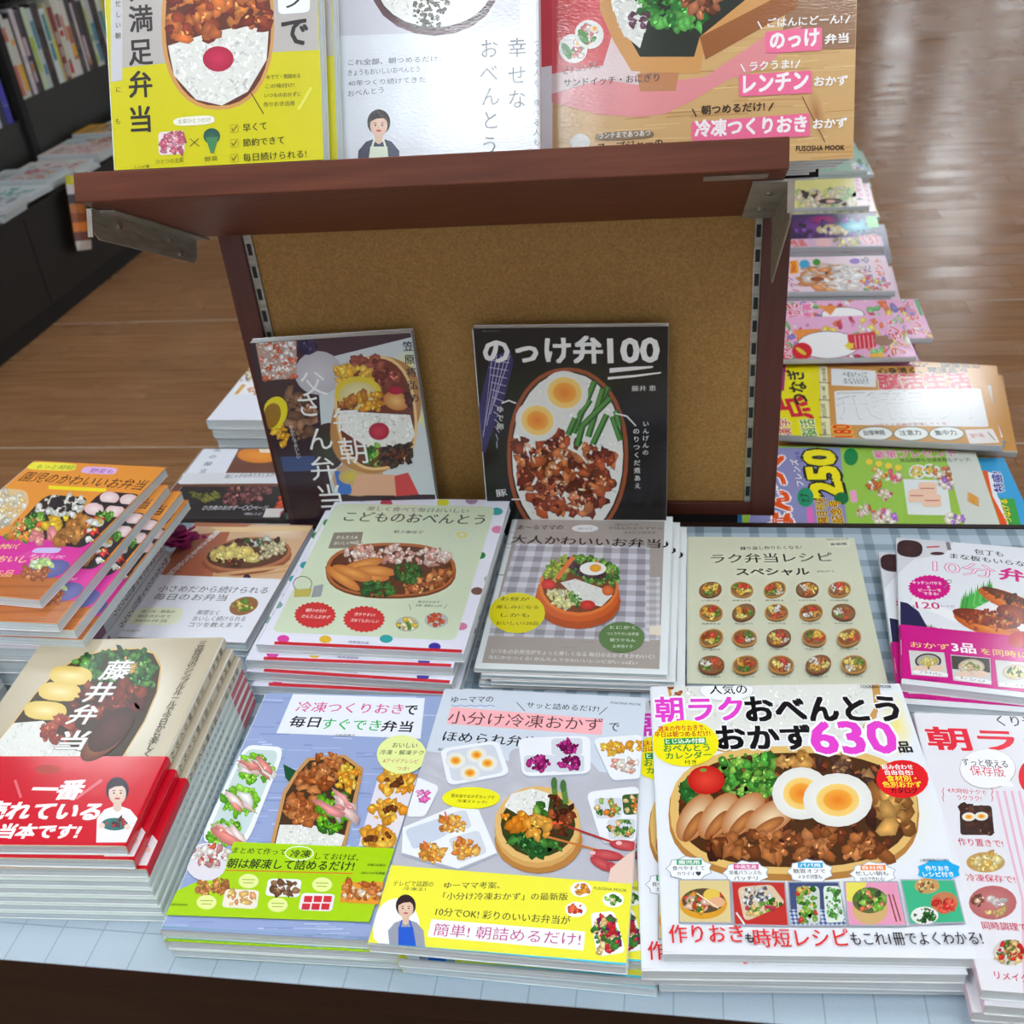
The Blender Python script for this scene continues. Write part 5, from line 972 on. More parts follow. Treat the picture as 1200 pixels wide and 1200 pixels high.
r, cv = book('cookbook', 'large wood grain cookbook with pink title bars, rightmost on the tilted shelf and overhanging it', shelfM(.0050, .1180), .2555, .285, .0120, (206, 166, 112), (226, 200, 200), (214, 210, 200), mat=FILM)
a = art(r, F3)
for k in range(120): y = random.uniform(-100, 560); x = random.uniform(20, 1000); a.line(x, y, x+random.uniform(80, 260), y-random.uniform(4, 16), random.uniform(2, 7), random.choice([(216, 178, 124), (196, 152, 98), (186, 140, 86), (222, 186, 134)]))
a.poly([(-60, -700), (26, -700), (22, 620), (-60, 620)], (228, 222, 230)); a.poly([(-60, -700), (26, -700), (24, 230), (-60, 240)], (206, 70, 84)); a.poly([(860, -60), (1100, -60), (1100, 170), (820, 180)], (150, 112, 84)); a.E(950, 400, 30, 90, (170, 116, 70), (206, 166, 112), -.2); a.line(900, 340, 980, 500, 4, (130, 80, 50))
a.poly([(20, -600), (230, -600), (330, 200), (330, 330), (20, 330)], (222, 200, 200)); a.fan((60, 40), [(20, -500), (200, -500), (230, 130), (200, 230), (20, 260)], (206, 40, 50), (214, 90, 96))
a.poly([(20, 330), (200, 280), (330, 300), (560, 270), (780, 120), (900, 90), (860, 160), (760, 240), (640, 280), (520, 350), (420, 400), (330, 412), (180, 402), (20, 360)], (222, 140, 144)); a.poly([(320, 260), (470, 240), (455, 320), (330, 322)], (190, 130, 90))
a.poly([(180, -300), (900, -300), (860, -10), (560, 150), (540, 260), (300, 250), (240, 150), (190, 40)], (206, 150, 90)); a.poly([(220, -300), (760, -300), (700, 0), (540, 130), (520, 200), (330, 200), (250, 60)], (36, 46, 40)); a.poly([(540, 130), (830, -20), (900, -40), (880, 30), (560, 210)], (150, 92, 52))
a.rice([(225, -100), (330, -40), (360, 60), (330, 170), (270, 120), (230, 20)], 80, 14); a.fill([(300, -60), (420, -60), (560, 40), (540, 110), (420, 100), (330, 60)], 90, 20, [(60, 140, 60), (40, 110, 50), (90, 170, 80)]); a.fill([(460, -80), (620, -80), (600, 30), (540, 60), (470, 30)], 60, 20, [(150, 90, 60), (176, 110, 76), (110, 60, 40)]); a.fill([(290, 40), (360, 50), (350, 100), (300, 100)], 16, 10, [(90, 50, 70), (120, 80, 100)])
for x, y in ((95, 172), (152, 122)): a.E(x, y, 50, 52, (232, 230, 226), None, -.7); a.fill(a.ep(x, y, 34, 38), 20, 12, [(214, 110, 110), (236, 200, 190), (90, 150, 60)]); a.E(x-22, y+8, 14, 30, (70, 140, 50), None, -.5); a.egg(x+18, y-20, 15, 15)
PK = (236, 110, 150)
def slashes(x0, y0, x1, y1, c): a.line(x0-14, y0-26, x0, y0, 5, c); a.line(x1, y1, x1+16, y1-28, 5, c)
a.T('ごはんにどーん!', (778, 96), (1040, 82), 31, (244, 240, 238), None, .02); slashes(758, 102, 1052, 82, (244, 240, 238)); a.rr([(770, 112), (970, 96), (970, 178), (772, 188)], PK, .06); a.T('のっけ', (788, 174), (958, 160), 58, (244, 236, 240), None, .04); a.T('弁当', (980, 156), (1062, 150), 34, (244, 240, 238), None, .03)
a.T('ラクうま!', (716, 250), (866, 240), 31, (244, 240, 238), None, .02); slashes(698, 252, 876, 240, (244, 240, 238)); a.rr([(677, 264), (934, 248), (935, 328), (677, 340)], PK, .06); a.T('レンチン', (694, 328), (920, 312), 60, (244, 236, 240), None, .04); a.T('おかず', (942, 304), (1058, 300), 34, (244, 240, 238), None, .03)
a.T('朝つめるだけ!', (546, 404), (768, 390), 32, (50, 36, 30), None, .02); slashes(528, 410, 782, 390, (50, 36, 30)); a.rr([(511, 430), (926, 398), (928, 480), (512, 496)], PK, .05); a.T('冷凍つくりおき', (524, 482), (914, 464), 58, (244, 236, 240), None, .04); a.T('おかず', (938, 454), (1056, 448), 34, (244, 240, 238), None, .03)
a.T('FUSOSHA MOOK', (878, 532), (1048, 528), 18, (50, 36, 30), None, .02); a.rr([(172, 468), (378, 456), (380, 486), (174, 496)], (130, 110, 84), .4); a.T('ランチまであつあつ', (186, 488), (366, 478), 20, (236, 230, 220)); a.T('スープジャーの', (182, 530), (410, 514), 26, (60, 46, 34), None, .02)
a.E(120, 500, 36, 30, (220, 220, 216)); a.T('ピクニックに', (64, 262), (190, 240), 26, (120, 110, 110)); a.T('サンドイッチ・おにぎり', (62, 306), (398, 286), 28, (90, 80, 80)); a.done(FILM, cv)
for k in range(4): dup(r, shelfM(.0050-.004*(k+1)-(.012 if k > 1 else 0), .1180-.0123*(k+1)), 'wood grain cookbook %s back in the row at the right end of the tilted shelf' % ORD[k+1], 'copies of the wood grain cookbook', ('cover_print',))
r['group'] = 'copies of the wood grain cookbook'
book('cookbook', 'black covered book hindmost at the right end of the tilted shelf', shelfM(.01, .0440), .232, .262, .012, (18, 16, 18), (18, 16, 18), (18, 16, 18))

# ------------------------------------------------------------------ magazine piles behind, lying crosswise
ZR = -.0752
def mag(name, label, NR, FR, z, L, T, front, spine, Wd=None, group=None, pages=None, mat=None, n=1, jit=.006):
    """NR/FR: near and far right corners on the counter; title edge points left, foot edge right"""
    d = Vector((FR[0]-NR[0], FR[1]-NR[1])); W = Wd or d.length; ang = math.degrees(math.atan2(d.y, d.x))
    r, cv = book(name, label, flat(NR[0], NR[1], z, T, ang), W, L, T, front, spine, front, 'L', mat or GLOSS, pages or PAGES_G, 'magazine', group)
    return r, cv
def pile(r, n, fmt, group, jx=.006, skip=('cover_print',), offs=None):
    r['group'] = group
    for k in range(n):
        dx, dy, da = offs[k % len(offs)] if offs else (random.uniform(-jx, jx*2), random.uniform(-jx, jx), random.uniform(-1.5, 1.5))
        dup(r, Matrix.Translation((dx, dy, -(r['T']+.0003)*(k+1))) @ r.matrix_world @ Matrix.Rotation(RD(da), 4, 'Z'), fmt.format(o=ORD[k+1]), group, skip if k > 0 else ())
# nearest: puzzle magazine with yellow 250
r, cv = mag('puzzle_magazine', 'puzzle magazine with a tall yellow 250, nearest of the magazine piles behind the cloth', (.4765, .597), (.4865, .805), -.030, .285, .0085, (150, 190, 70), (214, 214, 210), .208)
a = art(r, F5)
a.poly([(100, 440), (480, 440), (480, 780), (60, 780)], (140, 140, 190)); a.poly([(440, 440), (1000, 450), (1040, 520), (700, 560), (700, 780), (470, 780)], (150, 196, 76)); a.poly([(700, 570), (880, 575), (900, 720), (720, 716)], (222, 228, 226)); a.poly([(870, 450), (1000, 450), (1120, 790), (960, 790), (900, 560)], (206, 210, 200))
a.T('なんつく', (250, 790), (205, 476), 96, (232, 84, 26), (244, 240, 240), .06, .07); a.T('フレンズ', (292, 600), (262, 488), 32, (235, 235, 240), (60, 60, 110), .03, .05); a.T('5月号', (285, 500), (272, 455), 22, (60, 70, 150))
a.T('250', (455, 645), (408, 452), 128, (240, 226, 30), (30, 40, 30), .05, .06); a.E(445, 650, 30, 26, (20, 110, 60)); a.T('隔月刊化', (392, 752), (378, 650), 44, (150, 50, 30), (240, 226, 60), .02, .05); a.T('記念号', (455, 752), (436, 660), 48, (160, 50, 30), (240, 226, 60), .02, .05)
a.E(484, 478, 30, 36, (20, 130, 70)); a.E(296, 645, 34, 40, (30, 140, 100)); a.T('7.7', (316, 665), (306, 630), 30, (20, 50, 40)); a.rr([(300, 690), (325, 685), (335, 750), (305, 755)], (226, 110, 190)); a.rr([(478, 618), (504, 614), (512, 664), (486, 668)], (236, 160, 200))
a.T('豪華プレゼント', (585, 486), (925, 478), 34, (222, 110, 150), (240, 240, 240), .02, .04); a.T('賞品総数も当選者数もアップ!', (690, 500), (980, 498), 16, (60, 60, 60))
for x, y, rx, ry in ((760, 540, 36, 30), (810, 535, 32, 28)): a.E(x, y, rx, ry, (230, 230, 226), (226, 226, 222)); a.fill(a.ep(x, y, rx*.7, ry*.7), 18, 9, [(236, 170, 60), (90, 150, 60), (240, 210, 90)])
for x, y in ((600, 545), (625, 640), (600, 720), (660, 560), (870, 560), (880, 590), (905, 735), (930, 740), (860, 540), (540, 700), (650, 730), (580, 590)): a.fill(a.ep(x, y, 30, 24), 12, 12, [random.choice([(226, 90, 110), (240, 190, 80), (236, 236, 236), (90, 150, 220), (170, 110, 200), (200, 110, 50)]), (240, 220, 200)])
for x, y in ((760, 640), (820, 660), (800, 610)): a.rr([(x-36, y-26), (x+36, y-26), (x+40, y+26), (x-40, y+26)], (236, 196, 170)); a.line(x-30, y, x+30, y, 4, (190, 90, 90))
for k in range(4): a.E(560+k*40, 500+k*8, 14, 12, (236, 206, 60)); a.E(990, 640+k*10, 30, 4, (226, 160, 60), None, .5)
a.done(GLOSS, cv)
r, cv = mag('puzzle_magazine', 'blue edged puzzle magazine jutting out to the right beside the tall yellow 250', (.5190, .600), (.5210, .782), -.0390, .285, .0080, (60, 160, 214), (60, 160, 214), .200)
a = art(r, F5)
a.poly([(1010, 535), (1050, 535), (1080, 640), (1140, 760), (1010, 760)], (232, 90, 40)); a.strip([(1050, 540), (1070, 640), (1120, 730), (1140, 780)], [(1070, 545), (1090, 640), (1150, 740), (1170, 780)], (236, 240, 244), False); a.T('特盛!', (1120, 625), (1105, 542), 42, (40, 60, 150), (240, 240, 244), .03, .05); a.poly([(1098, 650), (1160, 650), (1190, 770), (1140, 770)], (60, 160, 70)); a.T('とってもつなげる', (1180, 860), (1130, 655), 30, (236, 226, 60), (30, 90, 50), .03, .05)
a.done(GLOSS, cv)
pile(r, 2, 'blue edged puzzle magazine, {o} down beneath the one jutting out at the right', 'copies of the blue edged puzzle magazine', .003)
r, cv = mag('puzzle_magazine', 'blue and green magazine whose corner shows beneath the foot of the stand', (.275, .5965), (.275, .70), -.0660, .12, .0080, (50, 140, 220), (50, 140, 220), .180); a = art(r, (780, 540, .15)); a.E(665, 462, 60, 20, (60, 160, 70)); a.E(690, 455, 20, 8, (226, 220, 60)); a.done(GLOSS, cv)
# second: dot to dot magazine
r, cv = mag('puzzle_magazine', 'yellow and white dot to dot magazine with outlined characters, top of its pile', (.514, .789), (.538, 1.005), -.015, .280, .0095, (206, 150, 80), (190, 190, 190))
a = art(r, F5)
a.poly([(150, 90), (350, 98), (362, 402), (120, 398)], (232, 222, 30)); a.poly([(188, 96), (215, 96), (208, 205), (190, 205)], (170, 30, 110)); a.poly([(352, 100), (385, 103), (402, 400), (364, 400)], (230, 226, 180))
for k in range(4): a.line(352, 170+k*72, 398, 172+k*72, 3, (60, 60, 60)); a.T(('頭の体操', '第一線', '四百問', '脳活')[k], (384, 166+k*74), (378, 112+k*74), 16, (60, 60, 60))
a.T('点', (330, 318), (290, 225), 120, (206, 40, 60), None, .04); a.T('つなぎ', (312, 262), (285, 118), 74, (30, 30, 30), None, .03); a.T('脳活', (345, 395), (330, 322), 60, (90, 150, 60), (240, 240, 210), .02, .05); a.T('漢字', (240, 395), (232, 320), 52, (200, 90, 90), (240, 240, 210), .02, .05)
a.rr([(402, 112), (586, 122), (588, 190), (404, 182)], (226, 230, 232), .06); a.T('龍虎', (560, 178), (552, 128), 110, (150, 160, 160), None, -.01)
a.T('心身清く、開運巡る', (600, 136), (968, 130), 26, (30, 30, 40), None, .02); a.T('脳活生活', (606, 198), (990, 194), 62, (206, 30, 60), (236, 236, 236), .05, .03)
a.rr([(415, 205), (1020, 195), (1055, 355), (425, 345)], (232, 234, 236), .04)
a.T('飛龍昇', (440, 325), (1030, 320), 118, (90, 94, 100), None, .0); a.T('飛龍昇', (441, 324), (1029, 319), 115, (234, 236, 238), None, -.012)
a.T('180', (492, 396), (478, 345), 72, (222, 60, 30), (240, 200, 60), .03, .05); a.T('つなぐと名画が登場してくる', (580, 352), (880, 346), 12, (170, 60, 50))
for x, t in ((585, '自律神経'), (733, '注意力'), (880, '集中力')): a.E(x, 382, 74, 30, (90, 110, 90)); a.E(x, 382, 70, 27, (232, 236, 232)); a.T(t, (x-44, 390), (x+44, 388), 22, (60, 60, 60), None, .02)
a.rr([(955, 366), (1070, 362), (1100, 420), (975, 425)], (236, 230, 226), .08); a.T('塗り絵', (985, 400), (1040, 396), 18, (200, 70, 70)); a.line(1050, 375, 1080, 410, 4, (120, 120, 120))
a.done(GLOSS, cv)
pile(r, 5, 'yellow and white dot to dot magazine, {o} from the top of the second pile', 'copies of the dot to dot magazine', .006, ('cover_print',), [(.012, .030, -3.5), (.024, .018, -2.0), (.004, .006, 1), (.012, .010, -1.2), (.008, .012, .8)])
# third: pink magazine pile, prize lettering
def prize(a, pts, c=(214, 50, 70)):
    a.T('プレゼント', pts[0], pts[1], pts[2], c, (244, 230, 236), .03, .05)
PKM = (226, 170, 206)
def confetti(a, reg, n, r=9): a.fill(reg, n, r, [(236, 150, 190), (240, 200, 90), (120, 190, 120), (150, 130, 200), (236, 120, 70), (244, 240, 244), (200, 60, 90)], 1.2)
r, cv = mag('puzzle_magazine', 'pink prize magazine with a white oval and red circle, nearest of its pile', (.449, 1.015), (.4485, 1.154), 0.0, .235, .0085, PKM, (196, 196, 200), .150)
a = art(r, F4); confetti(a, [(215, 770), (690, 740), (760, 900), (210, 945)], 130, 13)
a.poly([(240, 800), (360, 795), (330, 870), (280, 850)], (226, 140, 70)); a.E(390, 862, 130, 58, (60, 54, 60)); a.E(390, 862, 127, 55, (240, 238, 240)); a.E(282, 888, 42, 36, (206, 36, 50)); a.E(278, 888, 26, 8, (226, 190, 60), None, .6); a.rr([(468, 820), (585, 808), (590, 870), (480, 885)], (206, 40, 60), .1)
for k in range(5): a.line(500+k*18, 822, 506+k*18, 876, 3, (240, 190, 200))
a.burst(478, 866, 24, 18, (226, 206, 60), 5, .4); a.E(620, 845, 40, 22, (150, 110, 90)); a.T('かわいい', (240, 925), (222, 790), 44, (214, 50, 80), (244, 230, 236), .03, .05); prize(a, ((716, 900), (672, 760), 54)); a.rr([(560, 900), (620, 892), (628, 930), (570, 935)], (236, 180, 60)); a.done(GLOSS, cv)
r, cv = mag('puzzle_magazine', 'pink prize magazine lying a little further back and right in the third pile', (.487, 1.098), (.490, 1.2460), -.0095, .25, .0089, PKM, (196, 196, 200), .150)
a = art(r, F4); confetti(a, [(230, 680), (760, 672), (820, 830), (210, 800)], 120, 12); a.T('いかせ', (285, 760), (262, 690), 60, (206, 50, 90), (244, 230, 236), .03, .05); a.E(450, 735, 90, 30, (60, 54, 60)); a.E(450, 735, 87, 28, (240, 238, 240)); a.poly([(350, 700), (430, 700), (400, 740)], (226, 140, 70)); prize(a, ((792, 820), (740, 684), 50)); a.T('懸賞', (330, 760), (318, 690), 40, (230, 110, 160), (244, 236, 240), .03, .05); a.poly([(745, 675), (762, 675), (782, 740), (770, 740)], (60, 170, 90)); a.done(GLOSS, cv)
pile(r, 6, 'pink prize magazine, {o} down at the back right of the third pile', 'pink prize magazines at the back of the third pile', .005, ('cover_print',), [(-.03, -.074, 1), (-.036, -.070, -1), (-.02, -.078, 0), (-.03, -.07, 1), (-.028, -.076, -.5), (-.034, -.072, .5)])
# fourth: fluffy kitten photo
r, cv = mag('puzzle_magazine', 'pale pink magazine with a fluffy ginger and white kitten photo, top of the fourth pile', (.458, 1.262), (.465, 1.424), 0.0, .235, .0104, (230, 206, 220), (190, 190, 194), .160)
a = art(r, F4); a.E(420, 580, 170, 80, (236, 216, 206), (230, 206, 220)); a.fill(a.ep(400, 585, 120, 56), 140, 12, [(226, 160, 110), (240, 214, 196), (214, 140, 90), (244, 230, 222)], 2.4, .1); a.fill(a.ep(465, 585, 60, 50), 60, 12, [(244, 236, 232), (240, 226, 222)], 2, 0); a.E(478, 600, 8, 4, (190, 110, 120)); a.line(410, 560, 440, 556, 3, (120, 70, 50)); a.E(345, 590, 30, 10, (150, 80, 50))
a.rr([(232, 515), (264, 512), (268, 565), (232, 570)], (240, 160, 30), .1); a.T('No1', (258, 560), (252, 520), 22, (200, 60, 40), None, .02); a.E(292, 528, 22, 18, (60, 160, 200)); a.E(342, 520, 16, 14, (60, 150, 60)); a.T('ッック', (275, 648), (240, 580), 34, (190, 40, 140), (244, 240, 244), .03, .04)
prize(a, ((640, 632), (606, 506), 34), (222, 70, 60)); a.T('当たる', (580, 600), (556, 500), 36, (90, 80, 120), (240, 236, 244), .02, .04); a.E(500, 516, 22, 12, (140, 110, 190)); a.T('300名', (560, 600), (552, 552), 20, (222, 120, 130)); confetti(a, [(520, 580), (630, 580), (650, 630), (520, 640)], 24, 9); a.done(GLOSS, cv)
pile(r, 6, 'pale pink kitten magazine, {o} from the top of the fourth pile', 'copies of the kitten magazine', .007)
# fifth: dark purple art
r, cv = mag('puzzle_magazine', 'dark purple and turquoise magazine, top of the fifth pile behind the shelf', (.470, 1.468), (.482, 1.658), 0.0, .245, .0104, (56, 40, 90), (180, 180, 184), .184)
a = art(r, F4); a.E(330, 370, 110, 46, (120, 60, 150), (56, 40, 90)); a.E(500, 372, 70, 34, (110, 206, 220), (60, 140, 170)); a.E(370, 345, 60, 20, (190, 40, 120), (90, 40, 110)); a.E(400, 385, 60, 22, (230, 216, 170), (190, 170, 130)); a.fill([(250, 330), (560, 330), (600, 440), (240, 440)], 40, 12, [(40, 34, 70), (120, 70, 160), (80, 50, 120)]); a.fill([(360, 380), (480, 380), (470, 400), (370, 400)], 16, 10, [(236, 222, 190), (226, 206, 160)]); a.E(498, 372, 52, 18, (150, 226, 236), (80, 170, 200))
a.rr([(545, 330), (610, 330), (616, 375), (552, 378)], (120, 206, 120), .15); a.poly([(240, 425), (620, 412), (626, 462), (235, 470)], (214, 180, 206)); a.T('怪盗', (245, 458), (308, 452), 30, (206, 40, 60), (240, 236, 240), .03, .04); a.T('137', (548, 445), (614, 440), 34, (222, 50, 80), (240, 236, 240), .03, .05); a.fill([(420, 425), (520, 420), (520, 450), (420, 455)], 24, 9, [(190, 180, 110), (150, 140, 90), (226, 220, 150)]); a.E(370, 440, 34, 18, (236, 190, 190)); a.done(GLOSS, cv)
pile(r, 6, 'dark purple magazine, {o} from the top of the fifth pile', 'copies of the dark purple magazine', .008)
# sixth: pale yellow art
r, cv = mag('puzzle_magazine', 'pale yellow and green magazine with a pink strip, top of the sixth pile', (.476, 1.695), (.484, 1.888), 0.0, .245, .0091, (226, 220, 140), (184, 184, 188), .188)
a = art(r, F4); a.fill([(250, 230), (500, 215), (520, 290), (250, 296)], 110, 13, [(230, 226, 150), (206, 226, 150), (236, 214, 190), (150, 200, 120), (240, 230, 200)], 1.6); a.E(400, 268, 50, 12, (60, 50, 60)); a.E(400, 268, 20, 7, (226, 180, 170)); a.fill([(270, 230), (360, 222), (350, 245), (280, 250)], 14, 10, [(60, 56, 70)]); a.poly([(490, 160), (530, 160), (560, 290), (516, 292)], (236, 206, 226)); prize(a, ((540, 268), (515, 175), 22), (206, 70, 130)); a.line(505, 260, 530, 258, 6, (40, 130, 80)); a.done(GLOSS, cv)
pile(r, 7, 'pale yellow magazine, {o} from the top of the sixth pile', 'copies of the pale yellow magazine', .010)
r, cv = mag('puzzle_magazine', 'green and orange magazine, top of the seventh pile near the far end of the counter', (.500, 1.915), (.502, 2.10), .006, .245, .0087, (150, 190, 170), (190, 192, 190), .19)
a = art(r, F4); a.fill([(490, 100), (570, 100), (575, 190), (470, 190)], 40, 10, [(60, 150, 100), (232, 120, 70), (220, 226, 236), (120, 170, 226)]); a.done(GLOSS, cv)
pile(r, 8, 'green and orange magazine, {o} from the top of the seventh pile', 'copies of the green and orange magazine', .008)
r, cv = mag('puzzle_magazine', 'pale grey magazine on the farthest pile of the counter', (.498, 2.125), (.492, 2.32), .010, .245, .0091, (206, 214, 214), (196, 200, 200), .19); confetti(art(r, F4), [(510, 20), (545, 20), (560, 100), (512, 100)], 10, 7)
pile(r, 8, 'pale grey magazine, {o} from the top of the farthest pile', 'copies of the pale grey magazine', .008)

# ------------------------------------------------------------------ books at the back left of the counter
LG = (226, 228, 240)
r, cv = book('cookbook', 'white book with a picture at its far end, top of the pile behind the stand', flat(-.5400, .820, .014, .0146, -1), .16, .215, .0146, LG, (206, 206, 214), LG, side='L', mat=SEMI)
a = art(r, (120, 380, .2)); a.fill([(840, 230), (890, 230), (920, 330), (780, 330)], 40, 12, [(226, 200, 150), (206, 160, 90), (240, 230, 206), (150, 110, 70)]); a.poly([(780, 340), (910, 340), (905, 410), (760, 412)], (236, 236, 240)); a.poly([(820, 350), (842, 355), (795, 410), (770, 410)], (206, 160, 80)); a.fill([(850, 370), (900, 370), (900, 410), (850, 410)], 12, 9, [(206, 110, 70), (226, 170, 120)]); a.done(SEMI, cv)
under(r, [(.004, .001, .5), (.008, .002, -.6), (.006, .002, .4), (.004, .001, -.4), (.007, .002, .2)], 'white book {o} from the top of the far left pile behind the stand', 'white books at the far left behind the stand')
r, cv = book('cookbook', 'brown book with a white lettered strip and an orange splash, left behind the stand', flat(-.5490, .674, -.022, .01305, -.5), .18, .128, .01305, (110, 66, 50), (226, 228, 232), (110, 66, 50), side='L', mat=SEMI)
a = art(r, (120, 380, .2)); a.poly([(640, 670), (838, 676), (690, 930), (440, 930)], (222, 226, 236)); a.E(920, 765, 130, 48, (232, 150, 50), (214, 126, 40)); a.poly([(920, 725), (1010, 725), (1010, 755), (925, 752)], (240, 220, 200)); a.poly([(450, 872), (1060, 872), (1060, 932), (450, 936)], (214, 216, 222)); a.T('肉じゃがの作り方とおかず', (715, 905), (1030, 893), 26, (60, 54, 54)); a.V('魔法の献立', (700, 695), (590, 860), 30, (90, 90, 96)); a.done(SEMI, cv)
under(r, [(.003, -.001, .4), (.001, .001, -.4), (.002, 0, .2)], 'brown book with a white strip, {o} from the top behind the stand at the left', 'brown books left behind the stand')
r, cv = book('cookbook', 'black cookbook with a grilled meat photo, nearest behind the stand at the left', flat(-.5160, .5930, -.0006, .0147, 0), .158, .0745, .0147, (40, 36, 38), (50, 46, 48), (40, 36, 38), side='L', mat=SEMI)
a = art(r, (120, 380, .2)); a.fill([(740, 960), (880, 935), (1000, 960), (940, 1020), (700, 1060)], 70, 17, [(120, 70, 70), (150, 96, 92), (90, 50, 50)]); a.fill([(500, 985), (690, 985), (660, 1030), (560, 1040)], 30, 8, [(130, 130, 60), (110, 110, 50)], 2.5, .2); a.T('ひき肉のおかず一〇〇ページ', (580, 1090), (960, 1090), 28, (214, 214, 220)); a.T('100レシピ', (830, 1118), (930, 1120), 16, (206, 206, 212)); a.fill([(1040, 1010), (1090, 1040), (1080, 1080), (1030, 1080)], 12, 17, [(226, 80, 40)]); a.poly([(960, 1080), (1110, 1080), (1115, 1132), (940, 1132)], (222, 216, 212)); a.E(1080, 1112, 40, 24, (220, 80, 100)); a.done(SEMI, cv)
under(r, [(.002, -.0, .2), (-.001, 0, -.2), (.001, 0, .2), (0, 0, 0)], 'black cookbook {o} from the top nearest behind the stand at the left', 'black cookbooks behind the stand')

# ------------------------------------------------------------------ dark bookcase: spines, ledge magazines, hanging packet
rs = random.getstate(); random.seed(5)
SP = [((214, 214, 206), 'white', [(190, 40, 60), (150, 90, 80)]), ((222, 226, 222), 'pale', [(206, 120, 100)]), ((226, 222, 214), 'cream', [(190, 110, 60), (240, 180, 40)]), ((56, 44, 50), 'dark', [(90, 80, 70)]), ((216, 200, 206), 'pinkish', [(230, 220, 216)]), ((70, 60, 64), 'dark brown', [(190, 140, 80), (206, 180, 190)]), ((28, 26, 28), 'black', [(60, 54, 54)]), ((206, 222, 196), 'pale green', [(60, 140, 60), (180, 210, 60)]), ((196, 206, 210), 'grey white', [(60, 140, 170)]), ((24, 22, 24), 'black', [(70, 64, 60)]), ((30, 26, 30), 'black', [(80, 60, 50)]), ((222, 226, 226), 'white', [(60, 150, 150)]), ((206, 190, 130), 'straw', [(226, 214, 30)]), ((130, 50, 54), 'dark red', [(190, 170, 160)])]
NTH = ORD[:0]+['first', 'second', 'third', 'fourth', 'fifth', 'sixth', 'seventh', 'eighth', 'ninth', 'tenth', 'eleventh', 'twelfth', 'thirteenth', 'fourteenth', 'fifteenth', 'sixteenth', 'seventeenth', 'eighteenth', 'nineteenth']+['twenty-'+q for q in ('first', 'second', 'third', 'fourth', 'fifth', 'sixth', 'seventh', 'eighth', 'ninth')]+['thirty-'+q for q in ('first', 'second', 'third', 'fourth', 'fifth', 'sixth', 'seventh', 'eighth', 'ninth')]+['forty-'+q for q in ('first', 'second', 'third', 'fourth', 'fifth')]
def spine_book(y, th, h, col, acc, lab, z=-.0745, lean=0.0, grp='books standing spine out in the black bookcase'):
    r = empty('standing_book', Matrix.Translation((XF-.335, y, z)) @ Matrix.Rotation(lean, 4, 'X')); tag(r, lab, 'book', grp)
    a_ = Art(r, 1, 1, 0, (0, 0, 1), False); vs, fs, cs = [], [], []
    bx(vs, fs, -.2, 0, 0, 0, th, h)
    cs = [lin(col)]*24
    for k in range(4):
        z0 = random.uniform(.01, h-.09); z1 = z0+random.uniform(.02, .08); m = random.uniform(.1, .35)
        o = len(vs); vs += [(.0005+k*.0001, th*m, z0), (.0005+k*.0001, th*(1-m*.6), z0), (.0005+k*.0001, th*(1-m*.6), z1), (.0005+k*.0001, th*m, z1)]; fs.append((o, o+1, o+2, o+3)); cs += [lin(random.choice(acc))]*4
    me = bpy.data.meshes.new('spine_cover'); me.from_pydata(vs, [], fs); me.materials.append(SEMI); ca = me.color_attributes.new('Col', 'FLOAT_COLOR', 'CORNER'); buf = []
    for q in cs: buf += [*q, 1.0]
    ca.data.foreach_set('color', buf); link(bpy.data.objects.new('spine_cover', me), r)
    vs, fs = [], []; bx(vs, fs, -.198, .001, h, -.001, th-.001, h+.0008); meshobj('pages', vs, fs, PAGES_G, r)
y = 3.668; k = 0
while y < 4.75:
    c, nm, acc = SP[k % len(SP)]; th = random.uniform(.030, .05) if k % 3 else random.uniform(.016, .026)
    spine_book(y, th, random.uniform(.27, .32), tuple(min(255, max(0, v+random.uniform(-8, 8))) for v in c), acc, '%s spine standing in the black bookcase, %s to the right of its divider' % (nm, NTH[k])); y += th+.001; k += 1
y = 3.585; k = 0
while y > 3.1:
    c = [(60, 60, 170), (40, 44, 70), (190, 196, 210), (50, 60, 150)][k % 4]; nm = ['bright blue', 'dark blue', 'pale blue', 'blue'][k % 4]; y -= .042
    spine_book(y, .04, random.uniform(.27, .31), c, [(70, 66, 190), (130, 140, 180)], '%s spine standing in the black bookcase, %s to the left of its divider' % (nm, NTH[k]), -.1345); k += 1
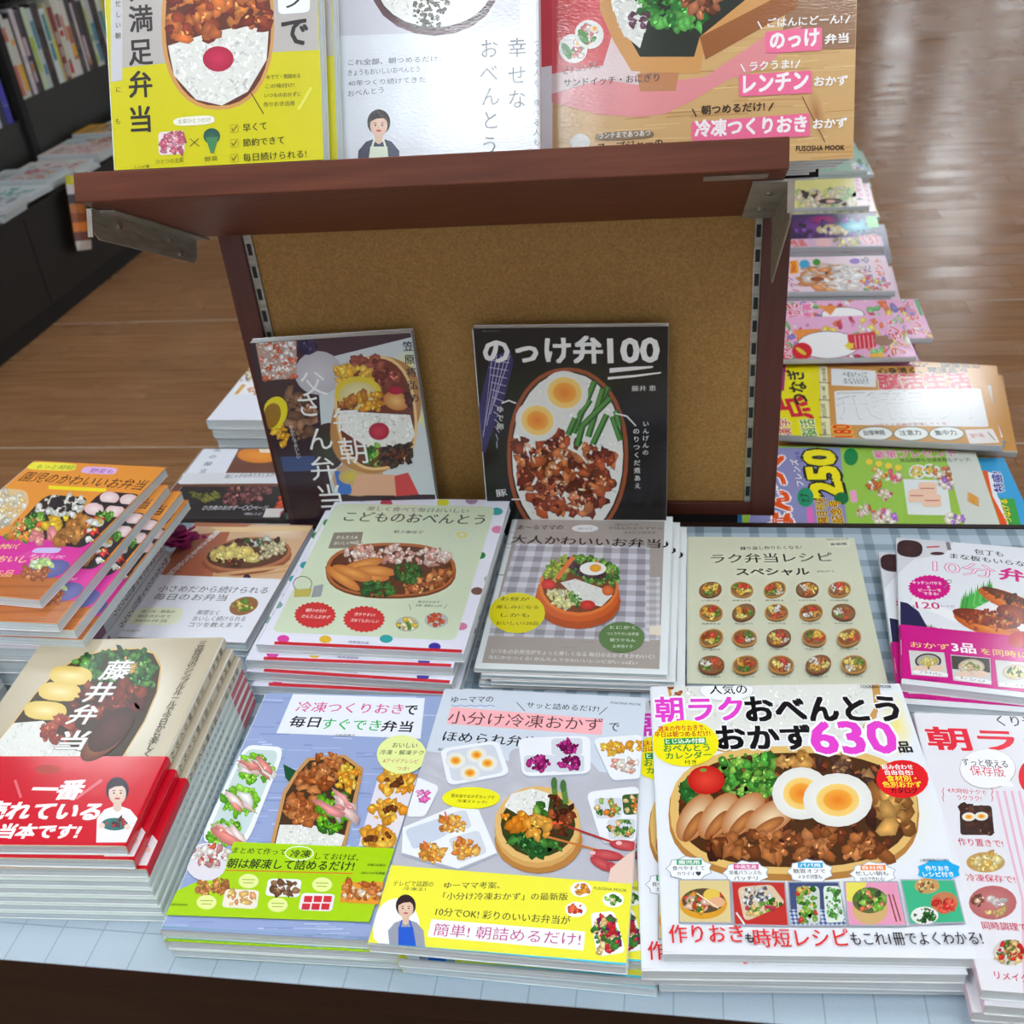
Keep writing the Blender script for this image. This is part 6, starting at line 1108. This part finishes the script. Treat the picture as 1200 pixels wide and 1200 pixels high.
# magazines lying face up on the ledge
LC = [((206, 214, 214), 'white'), ((60, 66, 76), 'dark'), ((220, 226, 226), 'pale grey'), ((206, 212, 212), 'off white'), ((214, 220, 222), 'white with red print'), ((200, 206, 206), 'silver grey'), ((214, 216, 206), 'cream'), ((226, 206, 196), 'peach'), ((190, 206, 206), 'pale green'), ((214, 160, 50), 'golden yellow'), ((206, 210, 206), 'grey')]
for k in range(12):
    c, nm = LC[k % 11]; y = 2.30+k*.176; n = 2+(k % 2)
    for j in range(n):
        M = Matrix.Translation((XF-.035+random.uniform(-.01, .045)+.01*j, y+random.uniform(-.003, .003), -.3045+j*.0155+(k % 2)*.0)) @ Matrix.Rotation(RD(90+random.uniform(-2.5, 2.5)), 4, 'Z')
        r, cv = book('magazine', '%s magazine on the bookcase ledge, %s, %s from its near end' % (nm, 'on top' if j == n-1 else 'layer %s' % ('one' if j == 0 else 'two'), ['first', 'second', 'third', 'fourth', 'fifth', 'sixth', 'seventh', 'eighth', 'ninth', 'tenth', 'eleventh', 'twelfth'][k]), M, .165, .27, .0150, c, (190, 196, 198), c, cat='magazine', group='magazines on the black bookcase ledge', pages=PAGES, mat=SEMI)
        if j == n-1:
            a = Art(r, .165, .27, .015, (0, 0, 1)); a.L = lambda x, y: Vector((x, y))
            pal = random.choice([[(226, 120, 60), (240, 200, 160), (150, 90, 60)], [(60, 170, 150), (220, 226, 226)], [(206, 70, 90), (236, 200, 200)], [(90, 100, 120), (206, 210, 216)], [(230, 140, 60), (226, 110, 140), (240, 220, 190)]])
            a.fill([(.02, .03), (.145, .03), (.145, .17), (.02, .17)], 36, .012, pal, 1.4); 
            for q in range(5): a.line(.02, .19+q*.01, .02+random.uniform(.05, .12), .19+q*.01, .004, (90, 90, 96))
            a.done(SEMI, cv)
random.setstate(rs)
t = empty('snack_packet', Matrix.Translation((XF+.034, 3.235, -.40)) @ Matrix.Rotation(RD(-16), 4, 'X')); tag(t, 'small orange and yellow packet hanging on the black bookcase front beyond the left bracket', 'packet')
vs = []; fs = []; nn = 9
for i in range(nn):
    z = -.135+.27*i/(nn-1); ww = .055 if 0 < i < nn-1 else .05; th = .003 if i in (0, nn-1) else .012
    for xx, yy in ((0, -ww), (th, -ww*.6), (th*1.4, 0), (th, ww*.6), (0, ww)): vs.append((xx, yy, z))
for i in range(nn-1):
    for j in range(4): a_ = i*5+j; fs.append((a_, a_+1, a_+6, a_+5))
    fs.append((i*5+4, i*5, i*5+5, i*5+9))
fs += [(4, 3, 2, 1, 0), tuple((nn-1)*5+j for j in range(5))]
me = bpy.data.meshes.new('wrapper'); me.from_pydata(vs, [], fs); me.materials.append(GLOSS); ca = me.color_attributes.new('Col', 'FLOAT_COLOR', 'CORNER'); buf = []
PC = [(226, 220, 214), (120, 70, 60), (232, 130, 40), (150, 80, 40), (190, 110, 50), (60, 46, 50), (214, 206, 206), (206, 200, 30)]
for p in me.polygons:
    zc = sum(vs[v][2] for v in p.vertices)/len(p.vertices); c = PC[min(7, max(0, int((zc+.135)/.27*8)))]
    for _ in p.vertices: buf += [*lin(c), 1.0]
ca.data.foreach_set('color', buf); link(bpy.data.objects.new('wrapper', me), t)
vs, fs = [], []; bx(vs, fs, -.028, -.004, .13, .002, .004, .136); meshobj('hanging_tab', vs, fs, SCREW, t)
